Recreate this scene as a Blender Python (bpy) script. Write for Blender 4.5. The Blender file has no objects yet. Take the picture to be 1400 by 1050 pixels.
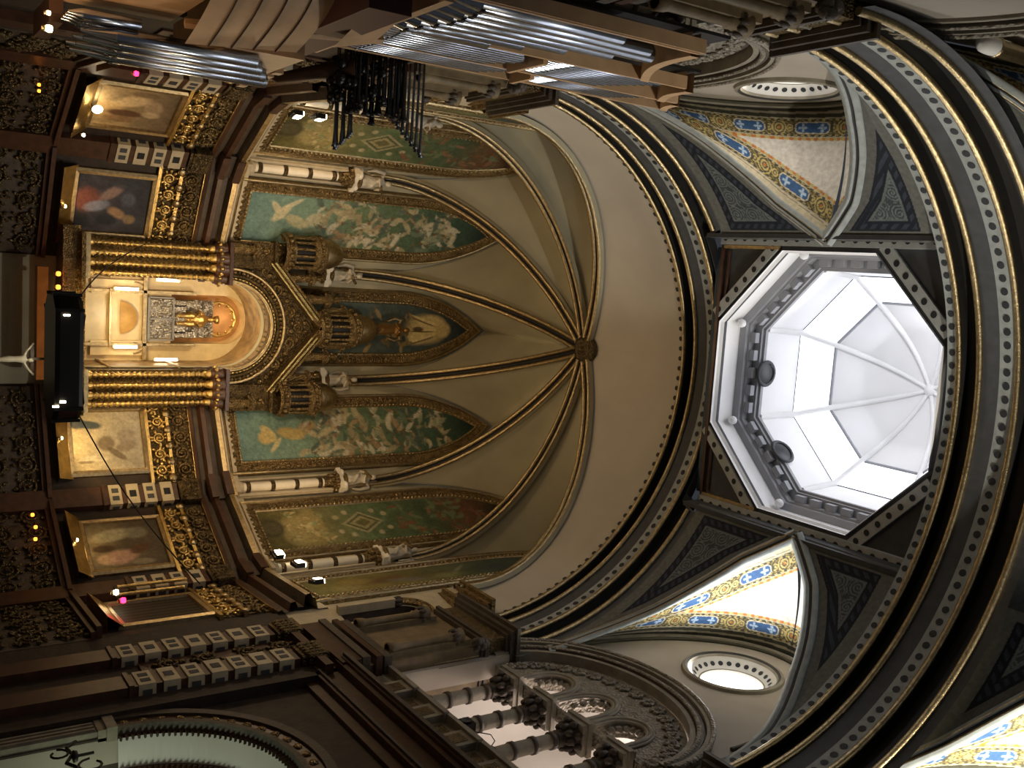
import bpy, math, random
import numpy as np
from mathutils import Vector, Matrix
from mathutils.geometry import tessellate_polygon
sc = bpy.context.scene
COL = sc.collection
PI = math.pi
rad = math.radians

# ------------------------------------------------------------------ materials
def lin(h):
    h = h.lstrip('#')
    c = [int(h[i:i + 2], 16) / 255 for i in (0, 2, 4)]
    return tuple(x / 12.92 if x <= .04045 else ((x + .055) / 1.055) ** 2.4 for x in c)

def mat(name, col, rough=.6, metal=0., nscale=3., var=.25, bump=0., bscale=12., vor=False, spec=.5):
    m = bpy.data.materials.new(name); m.use_nodes = True
    nt = m.node_tree; N = nt.nodes; L = nt.links
    b = N['Principled BSDF']
    b.inputs['Roughness'].default_value = rough
    b.inputs['Metallic'].default_value = metal
    b.inputs['Specular IOR Level'].default_value = spec
    c = lin(col) if isinstance(col, str) else col
    tc = N.new('ShaderNodeTexCoord')
    nz = N.new('ShaderNodeTexNoise'); nz.inputs['Scale'].default_value = nscale; nz.inputs['Detail'].default_value = 6
    L.new(tc.outputs['Object'], nz.inputs['Vector'])
    rp = N.new('ShaderNodeValToRGB')
    e = rp.color_ramp.elements
    e[0].position = .3; e[1].position = .7
    e[0].color = tuple(x * (1 - var) for x in c) + (1,)
    e[1].color = tuple(min(1, x * (1 + var * .6)) for x in c) + (1,)
    L.new(nz.outputs['Fac'], rp.inputs['Fac']); L.new(rp.outputs['Color'], b.inputs['Base Color'])
    if bump:
        if vor:
            t = N.new('ShaderNodeTexVoronoi'); t.inputs['Scale'].default_value = bscale; src = t.outputs['Distance']
        else:
            t = N.new('ShaderNodeTexNoise'); t.inputs['Scale'].default_value = bscale; t.inputs['Detail'].default_value = 4; src = t.outputs['Fac']
        L.new(tc.outputs['Object'], t.inputs['Vector'])
        bp = N.new('ShaderNodeBump'); bp.inputs['Strength'].default_value = bump; bp.inputs['Distance'].default_value = .05
        L.new(src, bp.inputs['Height']); L.new(bp.outputs['Normal'], b.inputs['Normal'])
    return m

def paintmat(name, rough=.6, spec=.3, metal=0.):
    m = bpy.data.materials.new(name); m.use_nodes = True
    nt = m.node_tree; N = nt.nodes; L = nt.links; b = N['Principled BSDF']
    b.inputs['Roughness'].default_value = rough; b.inputs['Specular IOR Level'].default_value = spec
    b.inputs['Metallic'].default_value = metal
    a = N.new('ShaderNodeAttribute'); a.attribute_name = 'paint'
    tc = N.new('ShaderNodeTexCoord'); nz = N.new('ShaderNodeTexNoise'); nz.inputs['Scale'].default_value = 9; nz.inputs['Detail'].default_value = 5
    L.new(tc.outputs['Object'], nz.inputs['Vector'])
    mx = N.new('ShaderNodeMix'); mx.data_type = 'RGBA'; mx.blend_type = 'MULTIPLY'; mx.inputs[0].default_value = .35
    rp = N.new('ShaderNodeValToRGB'); rp.color_ramp.elements[0].position = .25; rp.color_ramp.elements[1].position = .7
    L.new(nz.outputs['Fac'], rp.inputs['Fac'])
    L.new(a.outputs['Color'], mx.inputs[6]); L.new(rp.outputs['Color'], mx.inputs[7])
    L.new(mx.outputs[2], b.inputs['Base Color'])
    return m

def emit(name, col, s):
    m = bpy.data.materials.new(name); m.use_nodes = True
    nt = m.node_tree; nt.nodes.remove(nt.nodes['Principled BSDF'])
    e = nt.nodes.new('ShaderNodeEmission'); e.inputs['Color'].default_value = (*lin(col), 1); e.inputs['Strength'].default_value = s
    nt.links.new(e.outputs[0], nt.nodes['Material Output'].inputs[0])
    return m

M = dict(
    plaster=mat('cream_plaster', '#b9b2a4', .85, nscale=.7, var=.08, bump=.1, bscale=6),
    apseweb=mat('apse_plaster', '#aea88f', .85, nscale=.8, var=.12, bump=.08, bscale=5),
    white=mat('white_plaster', '#dcdad6', .8, nscale=1., var=.05),
    stone=mat('white_marble', '#bfb398', .55, nscale=4, var=.15),
    domewhite=mat('dome_white', '#e2e1e0', .7, nscale=1., var=.04),
    domegrey=mat('dome_grey_moulding', '#8f9094', .6, nscale=2., var=.1),
    wallgrey=mat('grey_wall_plaster', '#aaa296', .8, nscale=1., var=.08),
    gold=mat('gilt', '#b5a27c', .36, 1., nscale=9, var=.3, bump=.25, bscale=30),
    goldrough=mat('gilt_carving', '#8f7b56', .42, .9, nscale=6, var=.45, bump=.8, bscale=22, vor=True),
    goldbright=mat('bright_gilt', '#d8bb7a', .3, 1., nscale=5, var=.25, bump=.4, bscale=25),
    beamgrey=mat('pale_grey_paint', '#b4b8b6', .7, nscale=5, var=.12), mosaic=mat('painted_soffit', '#94784f', .5, nscale=2.6, var=.6),
    bronze=mat('old_gilt', '#66573c', .45, .7, nscale=6, var=.5, bump=.8, bscale=20, vor=True),
    dark=mat('blackened_paint', '#1a1917', .6, nscale=4, var=.35),
    black=mat('black_metal', '#070606', .35, .3, nscale=4, var=.2),
    band=mat('grey_blue_paint', '#9aa09e', .75, nscale=5, var=.18),
    dot=mat('dark_blue_dot', '#24282d', .7, var=.2),
    slate=mat('slate_paint', '#45474a', .75, nscale=4, var=.2),
    olive=mat('olive_paint', '#4b4838', .7, nscale=4, var=.2),
    bluestrip=mat('blue_strip_paint', '#3c4a55', .7, nscale=4, var=.2),
    brown=mat('brown_marble', '#4a3023', .4, nscale=5, var=.4),
    darkstone=mat('dark_stone', '#4c4238', .6, nscale=3, var=.35, bump=.4, bscale=10),
    greystone=mat('grey_stone', '#8d8677', .65, nscale=3, var=.25, bump=.3, bscale=14),
    carve=mat('carved_grey_stone', '#8a8375', .65, nscale=5, var=.35, bump=.9, bscale=14, vor=True),
    wood=mat('pale_oak', '#c2a07a', .5, nscale=2.5, var=.15),
    wooddark=mat('dark_oak', '#4a3122', .5, nscale=3, var=.25),
    redwood=mat('red_lining', '#3c1713', .6, nscale=2, var=.2),
    pipe=mat('polished_tin', '#b9bfc8', .22, 1., nscale=3, var=.1),
    pipedark=mat('grey_zinc', '#5a5d63', .3, 1., nscale=3, var=.2),
    silver=mat('silver_relief', '#a9a6a2', .35, .9, nscale=9, var=.3, bump=.7, bscale=14, vor=True),
    marble=mat('cream_marble', '#e3d0a4', .35, nscale=3, var=.15),
    floor=mat('grey_marble_floor', '#6b645b', .3, nscale=2, var=.25),
    seam=mat('dark_seam', '#2a1c12', .8),
    ivory=mat('ivory_white', '#e9e2cf', .4, var=.08),
    skin=mat('dark_gilt_figure', '#8d6a3a', .4, .6, nscale=9, var=.3),
    cloth=mat('grey_white_drapery', '#bdb6a6', .6, nscale=5, var=.2, bump=.3, bscale=9),
    iron=mat('wrought_iron', '#1d1b1a', .5, .5),
    pierstone=mat('warm_pier_stone', '#7a6a4e', .65, nscale=3, var=.3, bump=.2, bscale=10),
    shade_brown=mat('unlit_wall_brown', '#33271d', .7, nscale=3, var=.4, bump=.3, bscale=9),  # brown with the shade of the unlit lower walls put into its colour
    paint=paintmat('wall_painting'),
    fresco=paintmat('painted_vault', .75, .2),
    glow=emit('daylight_glass', '#f2f6ff', 2.4),
    glowwarm=emit('sunlit_glass', '#fffaf0', 3.),
    glowoff=emit('dim_glass', '#e8d8a8', .9),
    lamp=emit('lamp_warm', '#ffd79a', 12.),
    lampwhite=emit('lamp_white', '#ffe9c4', 16.),
    lampred=emit('lamp_red', '#ff2048', 9.),
    lampamber=emit('lamp_amber', '#ff8a2a', 5.),
)

# ------------------------------------------------------------------ mesh builder
class MB:
    def __init__(s):
        s.v = []; s.f = []; s.m = []; s.s = []; s.c = None
    def add(s, vs, fs, mi=0, sm=False):
        o = len(s.v)
        s.v += [tuple(p) for p in vs]
        for f in fs:
            s.f.append([i + o for i in f]); s.m.append(mi); s.s.append(sm)
        return s
    def box(s, c, d, mi=0, R=None):
        x, y, z = d[0] / 2, d[1] / 2, d[2] / 2
        vs = [Vector((a * x, b * y, e * z)) for a in (-1, 1) for b in (-1, 1) for e in (-1, 1)]
        if R is not None: vs = [R @ q for q in vs]
        return s.add([q + Vector(c) for q in vs], [(0, 1, 3, 2), (4, 6, 7, 5), (0, 4, 5, 1), (2, 3, 7, 6), (0, 2, 6, 4), (1, 5, 7, 3)], mi)
    def beam(s, a, b, w, h, mi=0, up=(0, 0, 1)):
        a = Vector(a); b = Vector(b); d = (b - a); L = d.length; d.normalize()
        u = Vector(up); r = d.cross(u)
        if r.length < 1e-4: r = d.cross(Vector((1, 0, 0)))
        r.normalize(); u = r.cross(d)
        R = Matrix((r, d, u)).transposed()
        return s.box((a + b) / 2, (w, L, h), mi, R)
    def grid(s, fn, nu, nv, mi=0, sm=True, cu=False, mfn=None):
        vs = [fn(i / (nu if True else 1), j / nv) for i in range(nu + (0 if cu else 1)) for j in range(nv + 1)]
        o = len(s.v); s.v += [tuple(p) for p in vs]
        W = nv + 1; T = nu if cu else nu + 1
        for i in range(nu):
            for j in range(nv):
                a = o + i * W + j; b = o + ((i + 1) % T) * W + j
                s.f.append([a, b, b + 1, a + 1]); s.m.append(mi if mfn is None else mfn(i, j)); s.s.append(sm)
        return s
    def tube(s, pts, r, n=8, mi=0, closed=False, caps=True, flat=None):
        P = [Vector(p) for p in pts]; k = len(P)
        rr = r if isinstance(r, (list, tuple)) else [r] * k
        u = None; vs = []
        for i in range(k):
            a = P[(i - 1) % k] if (closed or i > 0) else P[i]; b = P[(i + 1) % k] if (closed or i < k - 1) else P[i]
            t = (b - a)
            if t.length < 1e-9: t = Vector((0, 0, 1))
            t.normalize()
            if u is None:
                u = t.cross(Vector((0, 0, 1)))
                if u.length < 1e-3: u = t.cross(Vector((1, 0, 0)))
            u = u - t * u.dot(t)
            if u.length < 1e-6: u = t.orthogonal()
            u.normalize(); w = t.cross(u)
            for j in range(n):
                q = 2 * PI * j / n
                vs.append(P[i] + (u * math.cos(q) + w * math.sin(q)) * rr[i])
        fs = []
        for i in range(k if closed else k - 1):
            for j in range(n):
                i2 = (i + 1) % k
                fs.append((i * n + j, i * n + (j + 1) % n, i2 * n + (j + 1) % n, i2 * n + j))
        s.add(vs, fs, mi, True)
        if caps and not closed:
            s.add(vs[:n], [tuple(range(n))[::-1]], mi); s.add(vs[-n:], [tuple(range(n))], mi)
        return s
    def lathe(s, prof, n=16, c=(0, 0, 0), mi=0, a0=0, a1=2 * PI, sm=True, mods=None):
        c = Vector(c); full = abs(a1 - a0 - 2 * PI) < 1e-6
        T = n if full else n + 1
        vs = []
        for i in range(T):
            q = a0 + (a1 - a0) * i / n
            for (r, z) in prof:
                k = 1 if mods is None else mods(q, z)
                vs.append(c + Vector((r * k * math.cos(q), r * k * math.sin(q), z)))
        W = len(prof); fs = []
        for i in range(n):
            b = ((i + 1) % T) * W
            for j in range(W - 1):
                fs.append((i * W + j, b + j, b + j + 1, i * W + j + 1))
        return s.add(vs, fs, mi, sm)
    def ball(s, c, r, n=8, m=6, mi=0, R=None):
        if not isinstance(r, (tuple, list)): r = (r, r, r)
        c = Vector(c); vs = []
        for i in range(n):
            q = 2 * PI * i / n
            for j in range(m + 1):
                p = PI * j / m
                w = Vector((r[0] * math.sin(p) * math.cos(q), r[1] * math.sin(p) * math.sin(q), -r[2] * math.cos(p)))
                vs.append(c + (R @ w if R is not None else w))
        W = m + 1
        return s.add(vs, [(i * W + j, ((i + 1) % n) * W + j, ((i + 1) % n) * W + j + 1, i * W + j + 1) for i in range(n) for j in range(m)], mi, True)
    def prism(s, poly, to3, d, mi=0, holes=(), back=True, side=None):
        """flat outline (with holes) given by 2D points, mapped by to3, thickened along vector d"""
        d = Vector(d); loops = [list(poly)] + [list(h) for h in holes]
        tri = tessellate_polygon([[Vector((a, b, 0)) for a, b in l] for l in loops])
        flat = [p for l in loops for p in l]
        A = [Vector(to3(a, b)) for a, b in flat]
        s.add(A, tri, mi)
        if back: s.add([p + d for p in A], [t[::-1] for t in tri], mi)
        o = 0; sm = mi if side is None else side
        for l in loops:
            k = len(l); P = A[o:o + k]; o += k
            s.add(P + [p + d for p in P], [(i, (i + 1) % k, k + (i + 1) % k, k + i) for i in range(k)], sm)
        return s
    def sweep(s, path, ups, sec, mats=None, mi=0, closed=False, lats=None):
        """section points (lateral a, depth b) carried along path; b runs along ups"""
        P = [Vector(p) for p in path]; k = len(P); vs = []
        for i in range(k):
            a = P[i - 1] if (i > 0 or closed) else P[i]; b = P[(i + 1) % k] if (i < k - 1 or closed) else P[i]
            t = (b - a).normalized(); u = Vector(ups[i] if isinstance(ups, list) else ups)
            u = (u - t * u.dot(t)).normalized(); l = t.cross(u)
            for (x, y) in sec: vs.append(P[i] + l * x + u * y)
        W = len(sec)
        o = len(s.v); s.v += [tuple(p) for p in vs]
        for i in range(k if closed else k - 1):
            b = ((i + 1) % k) * W
            for j in range(W - 1):
                s.f.append([o + i * W + j, o + i * W + j + 1, o + b + j + 1, o + b + j]); s.m.append(mats[j] if mats else mi); s.s.append(True)
        return s
    def build(s, name, mats, parent=None, M4=None, colors=None):
        me = bpy.data.meshes.new(name)
        vs = s.v if M4 is None else [tuple(M4 @ Vector(p)) for p in s.v]
        me.from_pydata(vs, [], s.f)
        for m in (mats if isinstance(mats, (list, tuple)) else [mats]): me.materials.append(m)
        me.polygons.foreach_set('material_index', s.m); me.polygons.foreach_set('use_smooth', s.s)
        if colors is not None:
            at = me.color_attributes.new('paint', 'FLOAT_COLOR', 'POINT')
            a = np.ones((len(vs), 4), np.float32); a[:, :3] = colors
            at.data.foreach_set('color', a.ravel())
        me.update()
        o = bpy.data.objects.new(name, me); COL.objects.link(o)
        if parent is not None: o.parent = parent
        return o

def tag(o, label, cat, group=None, kind=None):
    o['label'] = label
    if cat: o['category'] = cat
    if group: o['group'] = group
    if kind: o['kind'] = kind
    return o
def thing(name, label, cat, loc=(0, 0, 0), rz=0., group=None):
    o = bpy.data.objects.new(name, None); COL.objects.link(o)
    o.location = loc; o.rotation_euler = (0, 0, rz); o.empty_display_size = .2
    return tag(o, label, cat, group)
def struct(o, label, cat):
    return tag(o, label, cat, kind='structure')
def dup(root, loc, rz=None, label=None, group=None, scale=None):
    r = root.copy(); COL.objects.link(r); r.location = loc
    if rz is not None: r.rotation_euler = (0, 0, rz)
    if scale: r.scale = scale
    if label: r['label'] = label
    if group: r['group'] = group
    for ch in list(root.children):
        c = ch.copy(); COL.objects.link(c); c.parent = r
        for g in list(ch.children):
            d = g.copy(); COL.objects.link(d); d.parent = c
    return r
def remesh(o, vox=.03, smooth=4):
    """fuse the overlapping shapes of one mesh into a single continuous surface"""
    m = o.modifiers.new('fuse', 'REMESH'); m.mode = 'VOXEL'; m.voxel_size = vox; m.use_smooth_shade = True
    if smooth:
        q = o.modifiers.new('soften', 'SMOOTH'); q.iterations = smooth; q.factor = .5
    dg = bpy.context.evaluated_depsgraph_get(); bpy.context.view_layer.update()
    me = bpy.data.meshes.new_from_object(o.evaluated_get(dg))
    mats = list(o.data.materials)
    o.modifiers.clear(); o.data = me
    if not me.materials:
        for k in mats: me.materials.append(k)
    return o
# ------------------------------------------------------------------ camera
CAM = Vector((-2.588, 0, 1.6))
F, PITCH, ROLL, YAW = 1353.07, .5892, -.0104, -.1398
fw = Vector((math.sin(-YAW) * math.cos(PITCH), math.cos(YAW) * math.cos(PITCH), math.sin(PITCH)))
r0 = Vector((math.cos(YAW), math.sin(YAW), 0)); u0 = r0.cross(fw)
RR = r0 * math.cos(ROLL) + u0 * math.sin(ROLL); UU = -r0 * math.sin(ROLL) + u0 * math.cos(ROLL)
cam = bpy.data.cameras.new('camera'); camo = bpy.data.objects.new('camera', cam); COL.objects.link(camo)
cam.sensor_fit = 'HORIZONTAL'; cam.sensor_width = 36; cam.lens = F / 1400 * 36; cam.clip_end = 300
R3 = Matrix((UU, -RR, -fw)).transposed()
camo.matrix_world = Matrix.Translation(CAM) @ R3.to_4x4()
sc.camera = camo

# ------------------------------------------------------------------ main dimensions (metres)
ZS, R = 15.79, 7.31            # springing and radius of the great arches
YB, RA = 26.76, 7.2            # centre of the apse and the distance of its seven flat sides
BAY = 31.4                     # angle of one side of the apse
ZBOSS = 22.6
YC = 16.96                      # centre of the dome
def polar(a, d, z=0.): return Vector((d * math.sin(rad(a)), YB + d * math.cos(rad(a)), z))

# ------------------------------------------------------------------ floor and outer walls
b = MB(); b.box((0, 17, -.1), (26, 48, .2)); fl = b.build('floor', M['floor']); struct(fl, 'dark grey marble church floor below the view', 'floor')

# ------------------------------------------------------------------ great transverse arches
def arch_sweep(b, prof, mats, R, ZS, nseg=96, leg=0., y0=0.):
    """profile rows (y, dr): a half circle with straight legs below the springing"""
    pts = []
    if leg: pts += [('l', -leg)]
    pts += [('a', PI * i / nseg) for i in range(nseg + 1)]
    if leg: pts += [('r', -leg)]
    vs = []
    for k, q in pts:
        for (y, dr) in prof:
            rr = R + dr
            if k == 'a': vs.append((rr * math.cos(q), max(y, 20.84) if (y > 18 and abs(rr * math.cos(q)) < 3.9) else y, ZS + rr * math.sin(q)))
            else: vs.append(((rr if k == 'l' else -rr), y + y0, ZS + q))
    W = len(prof); o = len(b.v); b.v += vs
    for i in range(len(pts) - 1):
        for j in range(W - 1):
            b.f.append([o + i * W + j, o + i * W + j + 1, o + (i + 1) * W + j + 1, o + (i + 1) * W + j]); b.m.append(mats[j]); b.s.append(False)
def arch_dots(b, y, r0, mi, n, R, ZS, rr=.095, lift=-.012):
    for k in range(n):
        q = PI * (k + .5) / n; ca, sa = math.cos(q), math.sin(q)
        c = Vector(((R + r0 + lift) * ca, y, ZS + (R + r0 + lift) * sa)); t = Vector((-sa, 0, ca))
        b.add([c + t * rr * math.cos(e) + Vector((0, 1, 0)) * rr * math.sin(e) for e in [2 * PI * i / 10 for i in range(10)]], [tuple(range(10))], mi)
def roll(y, dr, rr, name, par, m, R, ZS, leg=2.2):
    b = MB(); n = 96
    path = [(R + dr, y, ZS - leg)] + [((R + dr) * math.cos(PI * i / n), y, ZS + (R + dr) * math.sin(PI * i / n)) for i in range(n + 1)] + [(-R - dr, y, ZS - leg)]
    if 18 < y < 20.8:      # the dome opening interrupts this roll
        b.tube([q for q in path if q[0] > 3.88], rr, 10); b.tube([q for q in path if q[0] < -3.88], rr, 10)
    else: b.tube(path, rr, 10)
    return b.build(name, m, par)
def great_arch(name, ys, label, first, R=R, ZS=ZS, leg=2.2):
    """pattern of the two arches, ys = eastern edge"""
    b = MB(); e = ys
    prof = [(e, 0), (e - .22, 0), (e - .34, .02), (e - .36, .26), (e - .72, .30), (e - .76, .02), (e - .86, 0), (e - 1.25, 0), (e - 1.6, -.02),
            (e - 1.72, 0), (e - 1.76, .26), (e - 2.2, .30), (e - 2.24, .02), (e - 2.6, 0)]
    #       plain    step      dark     dark     dark     step      flat      dotband   step dark dark dark grey
    mats = [0 if first else 1, 3, 2, 2, 2, 3, 4, 1, 1, 2, 2, 2, 4]
    arch_sweep(b, prof, mats, R, ZS, leg=leg)
    arch_dots(b, e - .12, 0, 5, 74, R, ZS, .075)
    arch_dots(b, e - 1.43, -.01, 5, 74, R, ZS, .085)
    o = b.build(name, [M['plaster'], M['band'], M['dark'], M['gold'], M['slate'], M['dot']])
    struct(o, label, 'arch')
    for dy in (.30, .80, 1.68, 2.3):
        roll(e - dy, -.03, .075, 'gilt_roll', o, M['gold'], R, ZS, leg)
    return o
great_arch('trim_1', 22.72, 'great round arch with gilt rolls between dome and apse', True)
great_arch('trim_2', 13.24, 'great round arch with dotted grey bands on the near side of the dome', False, 7.14, 15.46, .2)

# ------------------------------------------------------------------ crossing vault: barrel cut by two lunettes
GX = [7.31, 6.95, 6.6, 6.24, 5.6, 4.7, 3.8]
GW = [3.35, 3.1, 2.75, 2.4, 1.9, 1.15, 0.0]
def gw(x): return float(np.interp(x, GX[::-1], GW[::-1]))
def bz(x): return ZS + math.sqrt(max(0, R * R - x * x))
def swirl(a, b, seed):
    """scrolling spiral tendrils (0/1)"""
    c = .56
    i = math.floor(a / c); j = math.floor(b / c); x = a - (i + .5) * c; y = b - (j + .5) * c
    r = math.hypot(x, y); q = math.atan2(y, x) * (1 if (i + j) % 2 else -1)
    if r < .27:
        return 1 if ((r / .085 - q / (2 * PI)) % 1) < .42 else 0
    return 1 if abs(math.sin(x * 19 + y * 7) + math.sin(y * 17 - x * 5)) < .4 else 0
C_dark = np.array(lin('#43494c')); C_line = np.array(lin('#868e8d')); C_edge = np.array(lin('#74756f')); C_navy = np.array(lin('#20242c'))
def barrel_panel(sx, ye, yg_c, side, name_mb):
    """one quarter web between an arch (edge ye) and the groin; side +1 east, -1 west"""
    nu, nv = 190, 130
    b, cols = name_mb
    def fn(u, v):
        x = 7.31 - 3.51 * u ** 1.25
        yg = yg_c + side * gw(x); y = ye + (yg - ye) * v
        return (sx * x, y, bz(x))
    o = len(b.v)
    b.grid(fn, nu, nv, 0)
    for i in range(nu + 1):
        for j in range(nv + 1):
            x, y, z = b.v[o + i * (nv + 1) + j]; ax = abs(x)
            yg = yg_c + side * gw(ax)
            d1 = abs(y - ye); d2 = abs(y - yg) * .75; arc = R * math.asin(min(1, ax / R)); top = (arc - R * math.asin(3.8 / R))
            d = min(d1 - .12, d2 - .1, top * .9)
            if d < .25: c = C_edge * (.75 if d2 < d1 else .9)
            elif d < .5: c = C_navy if (int((arc + y) * 7) % 2 or d > .44 or d < .31) else C_navy * 3.
            elif d < .56: c = C_line * .6
            else:
                s_ = swirl(y, arc, 3.)
                c = C_dark if not s_ else C_line * .7
            cols.append(c)
def crossing_bay(yc, ye, yw, name, label):
    b = MB(); cols = []
    for sx in (-1, 1):
        barrel_panel(sx, ye, yc, 1, (b, cols)); barrel_panel(sx, yw, yc, -1, (b, cols))
    if ye < 12:      # plain crown of the nave vault
        n0 = len(b.v); b.grid(lambda u, v: (-3.85 + 7.7 * u, ye + (yw - ye) * v, bz(3.85 - 7.7 * u)), 20, 8, 0)
        cols += [C_dark] * (len(b.v) - n0)
    o = b.build(name, M['fresco'], colors=np.array(cols)); struct(o, label, 'ceiling')
    return o
YG = 16.6
vault = crossing_bay(YG, 20.15, 13.5, 'ceiling_crossing', 'dark painted barrel vault with scrolling arabesques around the dome')
nave = crossing_bay(YG - 8.5, 10.95, 4.4, 'ceiling_nave', 'dark painted nave vault nearer than the great arch')

# lunette vaults (white field, blue and gold border bands)
def formeret(s, yc=16.8):
    """wall arch of the lunette, s = 0 foot .. 1 crown, east half"""
    if s < .18: return (3.25, 15.8 + (17.3 - 15.8) * s / .18)
    q = (s - .18) / .82 * PI / 2
    return (3.25 * math.cos(q), 17.3 + 5.2 * math.sin(q))
C_white = np.array(lin('#d2cdc4')); C_blue = np.array(lin('#3c5c86')); C_blued = np.array(lin('#27374f')); C_gold = np.array(lin('#8f7c48'))
C_gold2 = np.array(lin('#bda96c')); C_or = np.array(lin('#b9743a')); C_pale = np.array(lin('#a9bfd6')); C_ol = np.array(lin('#4d4d41')); C_cream = np.array(lin('#cfc4a8'))
def band_colour(t, l):
    """t across the band 0..1 (0.5 m), l along it in metres: rosettes and blue cartouches"""
    if t < .06 or t > .94: return C_cream * .8
    if t < .17 or t > .83:
        return C_gold2 if (int(l * 11) % 2 and (.09 < t < .15 or .86 < t < .92)) else C_ol
    per = 1.75; k = l % per; y = (t - .5) * .5
    # rosette
    dx = k - .32; rr = math.hypot(dx, y)
    if rr < .2:
        return C_or if rr < .04 else (C_gold2 if (rr % .08) < .045 else C_ol)
    for ex in (.04, .62):
        r2 = math.hypot(k - ex, y)
        if r2 < .1: return C_gold2 if (r2 % .06) < .035 else C_ol
    # cartouche
    c0, c1 = .78, per - .1
    cx = min(max(k, c0 + .12), c1 - .12); dd = math.hypot(k - cx, y)
    if dd < .155:
        if dd > .125: return C_cream
        for ex in (c0 + .18, c1 - .18):
            q = math.hypot((k - ex) * 1.0, y); a = math.atan2(y, k - ex)
            if q < .1 * abs(math.cos(2 * a)) + .015: return C_pale
        return C_blue
    return C_gold if (abs(y) > .1 and int(l * 16 + t * 9) % 2) else C_ol
def lunette(sx, yc, yg_c, mb, cols, nu=230, nv=130):
    for side in (1, -1):
        o = len(mb.v)
        def gpt(s):
            x = 7.25 - 3.45 * s ** 1.15
            return Vector((sx * x, yg_c + side * gw(x + .06), bz(x) - .01))
        def fpt(s):
            a, z = formeret(s); return Vector((sx * 7.26, yc + side * a, z))
        def fn(u, v):
            p = gpt(u).lerp(fpt(u), v); k = math.sin(PI * v) * .25 * u
            return (p.x, p.y, p.z + k)
        mb.grid(fn, nu, nv, 0)
        lg = [0]; lf = [0]
        for i in range(nu):
            lg.append(lg[-1] + (gpt((i + 1) / nu) - gpt(i / nu)).length); lf.append(lf[-1] + (fpt((i + 1) / nu) - fpt(i / nu)).length)
        for i in range(nu + 1):
            u = i / nu; wd = (gpt(u) - fpt(u)).length
            # distance from the groin measured square to it (the loft runs obliquely)
            for j in range(nv + 1):
                v = j / nv; dg = v * wd * .9; df = (1 - v) * wd * .95
                top = (1 - u) * 5.2
                if dg < .36: c = C_cream * (1. if not (.12 < dg < .15 or .31 < dg < .33) else .35)
                elif dg < .86: c = band_colour((dg - .36) / .5, lg[i] + .2)
                elif df < .3: c = C_ol * .8 if not (.14 < df < .2) else C_cream * .6
                elif df < .8: c = band_colour((.8 - df) / .5, lf[i] + .9)
                elif dg < .93 or df < .87: c = C_or if int(lg[i] * 9) % 2 else C_gold2
                else: c = C_white
                cols.append(c)
b = MB(); cols = []; lunette(-1, 16.8, YG, b, cols)
o = b.build('ceiling_lunette_left', M['fresco'], colors=np.array(cols)); struct(o, 'lunette vault with blue bands above the left round window', 'ceiling')
b = MB(); cols = []; lunette(1, 16.8, YG, b, cols)
o = b.build('ceiling_lunette_right', M['fresco'], colors=np.array(cols)); struct(o, 'brightly lit lunette vault with blue bands above the right round window', 'ceiling')
b = MB(); cols = []; lunette(-1, 8.3, YG - 8.5, b, cols, 160, 90); lunette(1, 8.3, YG - 8.5, b, cols, 160, 90)
o = b.build('ceiling_lunette_nave', M['fresco'], colors=np.array(cols)); struct(o, 'pair of lunette vaults over the near nave bay', 'ceiling')
# groin ribs (grey-white rolled edges)
def groin_rib(par, sx, yc, side, name='groin_rib'):
    b = MB(); pts = []; ups = []
    for i in range(41):
        s = i / 40; x = 7.25 - 3.45 * s
        pts.append((sx * x, yc + side * gw(x), bz(x) - .02)); ups.append((-sx * x, 0, -(bz(x) - ZS)))
    sec = [(-.19, -.02), (-.19, .03), (-.13, .04), (-.1, .075), (-.06, .075), (-.04, .03), (.04, .03), (.06, .075), (.1, .075), (.13, .04), (.19, .03), (.19, -.02)]
    b.sweep(pts, ups, sec, [0, 0, 0, 1 if side > 0 else 0, 0, 2, 0, 1 if side > 0 else 0, 0, 0, 0]); return b.build(name, [M['band'], M['gold'], M['dark']], par)
for sx in (-1, 1):
    for side in (1, -1):
        groin_rib(vault, sx, YG, side); groin_rib(nave, sx, YG - 8.5, side)

# flat ceiling round the dome, with the octagonal opening
RO = 3.555; ZO = 22.6
def DZ(z): return 22.6 + (z - 22.28) * 1.0155
def DR(r): return r * 1.0155
def octo(r, z, w_edge=None, yc=YC):
    out = []
    for k in range(8):
        a = rad(-22.5 + 45 * k); q = r / math.cos(PI / 8)
        y = yc + q * math.cos(a)
        if w_edge is not None and y < yc - r + .05: y = w_edge
        out.append(Vector((q * math.sin(a), y, z)))
    return out
b = MB()
oc = octo(RO, ZO)
ys_ = YC + RO * math.tan(PI / 8); yn_ = YC - RO * math.tan(PI / 8); xe_ = RO * math.tan(PI / 8); xw_ = RO - (yn_ - 13.26)
b.prism([(4.0, 13.26), (xw_, 13.26), (RO, yn_), (RO, ys_), (xe_, YC + RO), (-xe_, YC + RO), (-RO, ys_), (-RO, yn_), (-xw_, 13.26), (-4.0, 13.26), (-4.0, 20.75), (4.0, 20.75)], lambda x, y: (x, y, ZO), (0, 0, .25), 0)
sp = b.build('ceiling', [M['slate'], M['dot']]); struct(sp, 'flat dark ceiling corners framing the octagonal dome opening', 'ceiling')
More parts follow.
